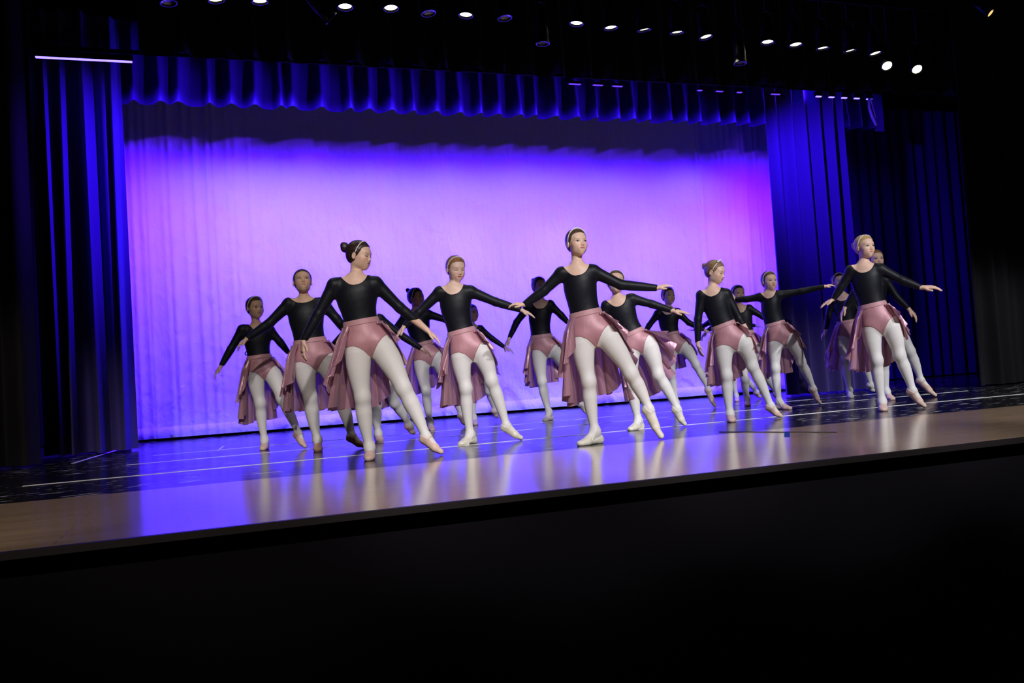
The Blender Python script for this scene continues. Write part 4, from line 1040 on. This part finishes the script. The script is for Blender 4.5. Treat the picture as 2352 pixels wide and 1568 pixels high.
Dancer('D8', 'back dancer whose face is crossed by the arm of the pearl-headband dancer', PJ((1239, 658), (1241, 693), (1213, 705), (1263, 699), (1187, 739), (1170, 776), (1152, 812),
    (1288, 723), (1306, 742), (1325, 757), (1243, 771), (1240, 804), (1270, 799), (1245, 876), (1261, 946), (1260, 967), (1302, 855), (1337, 926), (1352, 950)),
    H=1.40, yaw=32, skin='tan', hair='brown', bun=((.01, -.085, .070, .030),), band=None, phi=-20, fine=.0050, shoe='white', spread=(.35, .12), curl=(.2, .2), drape=dict(len=.50, flare=.10, seed=8, edge=(.6, .4)))
Dancer('D9', 'tall front centre dancer with pearl headband, both arms spread wide, ivory pointe shoes', PJ((1325, 558), (1326, 611), (1290, 628), (1362, 623), (1249, 668), (1205, 699), (1163, 696),
    (1426, 654), (1508, 661), (1548, 650), (1344, 718), (1340, 772), (1384, 763), (1352, 876), (1366, 980), (1352, 1022), (1449, 857), (1491, 939), (1520, 1004)),
    H=1.45, g=.98, gl=1.0, yaw=28, pitch=-2, skin='fair', hair='brown', bun=(), band='pearl', phi=-48, neck=(.075, .080), shoe='white', curl=(.35, .25), drape=dict(len=.58, flare=.13, swing=(.02, .07, 0), seed=9, edge=(.55, .42)), hs=.95)
Dancer('D10', 'leaning dancer behind the front centre dancer, face hidden by an arm, black bracelet', PJ((1414, 648), (1418, 686), (1393, 702), (1451, 686), (1378, 742), (1364, 775), (1354, 800),
    (1497, 698), (1543, 713), (1592, 719), (1450, 765), (1448, 796), (1484, 786), (1453, 885), (1466, 966), (1459, 988), (1512, 860), (1556, 939), (1574, 976)),
    H=1.34, g=.96, yaw=10, pitch=-10, roll=6, skin='fair', hair='brown', bun=(), phi=-30, neck=(.075, .075), fine=.0044, shoe='white', curl=(.2, .10), extra=bracelet,
    drape=dict(len=.55, flare=.17, swing=(.13, .03, .02), seed=10, edge=(.62, .45), amp=.035, a0=20))
Dancer('D11', 'smiling back dancer with hair up, between the leaning dancer and the profile dancer', PJ((1535, 680), (1535, 709), (1511, 720), (1556, 716), (1491, 747), (1479, 768), (1472, 786),
    (1582, 741), (1617, 757), (1636, 765), (1540, 765), (1541, 798), (1569, 794), (1543, 860), (1554, 923), (1557, 942), (1599, 838), (1628, 895), (1643, 934)),
    H=1.22, yaw=32, skin='fair', hair='brown', bun=((.0, -.100, .040, .030),), phi=10, fine=.0050, shoe='pink', drape=dict(len=.46, flare=.10, seed=11))
Dancer('D12', 'front dancer in profile looking down right, arms hanging, bow on headband', PJ((1643, 625), (1636, 664), (1611, 678), (1668, 675), (1603, 733), (1603, 793), (1613, 822),
    (1698, 733), (1726, 779), (1733, 811), (1661, 746), (1664, 787), (1703, 781), (1669, 862), (1677, 951), (1680, 969), (1728, 840), (1770, 932), (1794, 956)),
    H=1.34, g=.98, yaw=66, pitch=16, roll=2, skin='fair', hair='light', bun=((0, -.110, .030, .030),), band='bow', phi=5, neck=(.070, .078), closed=True, curl=(.15, .3),
    back=((-.8, -.5, .1), (.8, -.5, .1)), drape=dict(len=.50, flare=.08, seed=12, edge=(.68, .45)))
Dancer('D13', 'dark-haired back dancer with a white headband, face behind an outstretched arm', PJ((1695, 675), (1699, 705), (1676, 715), (1720, 708), (1650, 742), (1624, 760), (1605, 782),
    (1752, 727), (1784, 744), (1813, 738), (1711, 763), (1704, 800), (1734, 797), (1711, 872), (1716, 915), (1717, 933), (1758, 862), (1785, 904), (1797, 924)),
    H=1.22, yaw=25, skin='tan', hair='dark', bun=(), phi=0, fine=.0050, curl=(.3, .3), drape=dict(len=.50, flare=.10, seed=13))
Dancer('D14', 'dancer with arms stretched level both sides, smiling, beside the backdrop edge', PJ((1767, 646), (1766, 671), (1747, 682), (1789, 677), (1715, 687), (1689, 688), (1676, 674),
    (1840, 669), (1893, 658), (1917, 652), (1779, 743), (1783, 780), (1813, 775), (1781, 846), (1790, 920), (1800, 941), (1840, 831), (1868, 892), (1884, 926)),
    H=1.28, g=.96, gl=.96, yaw=30, pitch=0, skin='fair', hair='brown', bun=((0, -.105, .030, .028),), phi=48, neck=(.072, .070), fine=.0044, shoe='pink', curl=(.5, .3),
    drape=dict(len=.54, flare=.10, seed=14, edge=(.62, .45)))
Dancer('D15', 'dancer behind the blonde dancer, left arm hanging, face half covered by a hand', PJ((1926, 647), (1934, 677), (1911, 690), (1957, 688), (1903, 723), (1896, 760), (1881, 781),
    (1970, 714), (1986, 738), (1998, 758), (1944, 738), (1939, 768), (1965, 766), (1941, 824), (1951, 891), (1953, 914), (1981, 828), (2000, 883), (2007, 898)),
    H=1.32, yaw=28, skin='fair', hair='dark', bun=((.0, -.115, .040, .032),), phi=5, fine=.0048, shoe='white', curl=(.3, .3), drape=dict(len=.54, flare=.10, seed=15, edge=(.62, .5), swing=(-.05, .03, 0)))
Dancer('D16', 'front right blonde dancer with loose side bun, smiling, arms out low', PJ((1986, 567), (1984, 608), (1955, 621), (2022, 618), (1932, 659), (1914, 687), (1880, 704),
    (2071, 643), (2115, 660), (2168, 659), (2003, 700), (2003, 747), (2039, 741), (2014, 828), (2026, 922), (2027, 944), (2066, 816), (2096, 897), (2125, 934)),
    H=1.47, g=.98, gl=.96, yaw=40, pitch=3, roll=-2, skin='fair', hair='blonde', bun=((0, -.118, .020, .034),), phi=2, neck=(.075, .080), curl=(.15, .2), spread=(.30, .30),
    drape=dict(len=.52, flare=.10, seed=16, edge=(.66, .5), swing=(-.02, .04, 0)))
Dancer('D17', 'dancer hidden behind the blonde dancer, forearms bare and fingers spread low', PJ((2012, 596), (2008, 634), (1982, 646), (2033, 643), (1961, 674), (1941, 706), (1924, 740),
    (2060, 683), (2087, 709), (2120, 744), (2014, 707), (2016, 752), (2050, 748), (2030, 836), (2036, 897), (2041, 919), (2090, 806), (2115, 872), (2150, 909)),
    H=1.42, yaw=22, skin='fair', hair='light', bun=(), band=None, phi=22, fine=.0046, sleeve=(.95, .95), spread=(.2, .28), curl=(.25, .25), drape=dict(len=.50, flare=.08, seed=17))
Dancer('D18', 'dancer hidden behind the profile dancer, only one slipper and a hand showing', PJ((1645, 702), (1650, 728), (1633, 738), (1670, 737), (1612, 750), (1594, 757), (1577, 755),
    (1706, 742), (1735, 748), (1755, 750), (1660, 785), (1656, 815), (1684, 813), (1684, 872), (1691, 907), (1691, 922), (1712, 868), (1738, 900), (1747, 912)),
    H=1.08, yaw=20, skin='tan', hair='dark', bun=(), band=None, phi=0, fine=.0055, drape=dict(len=.45, flare=.08, seed=18))
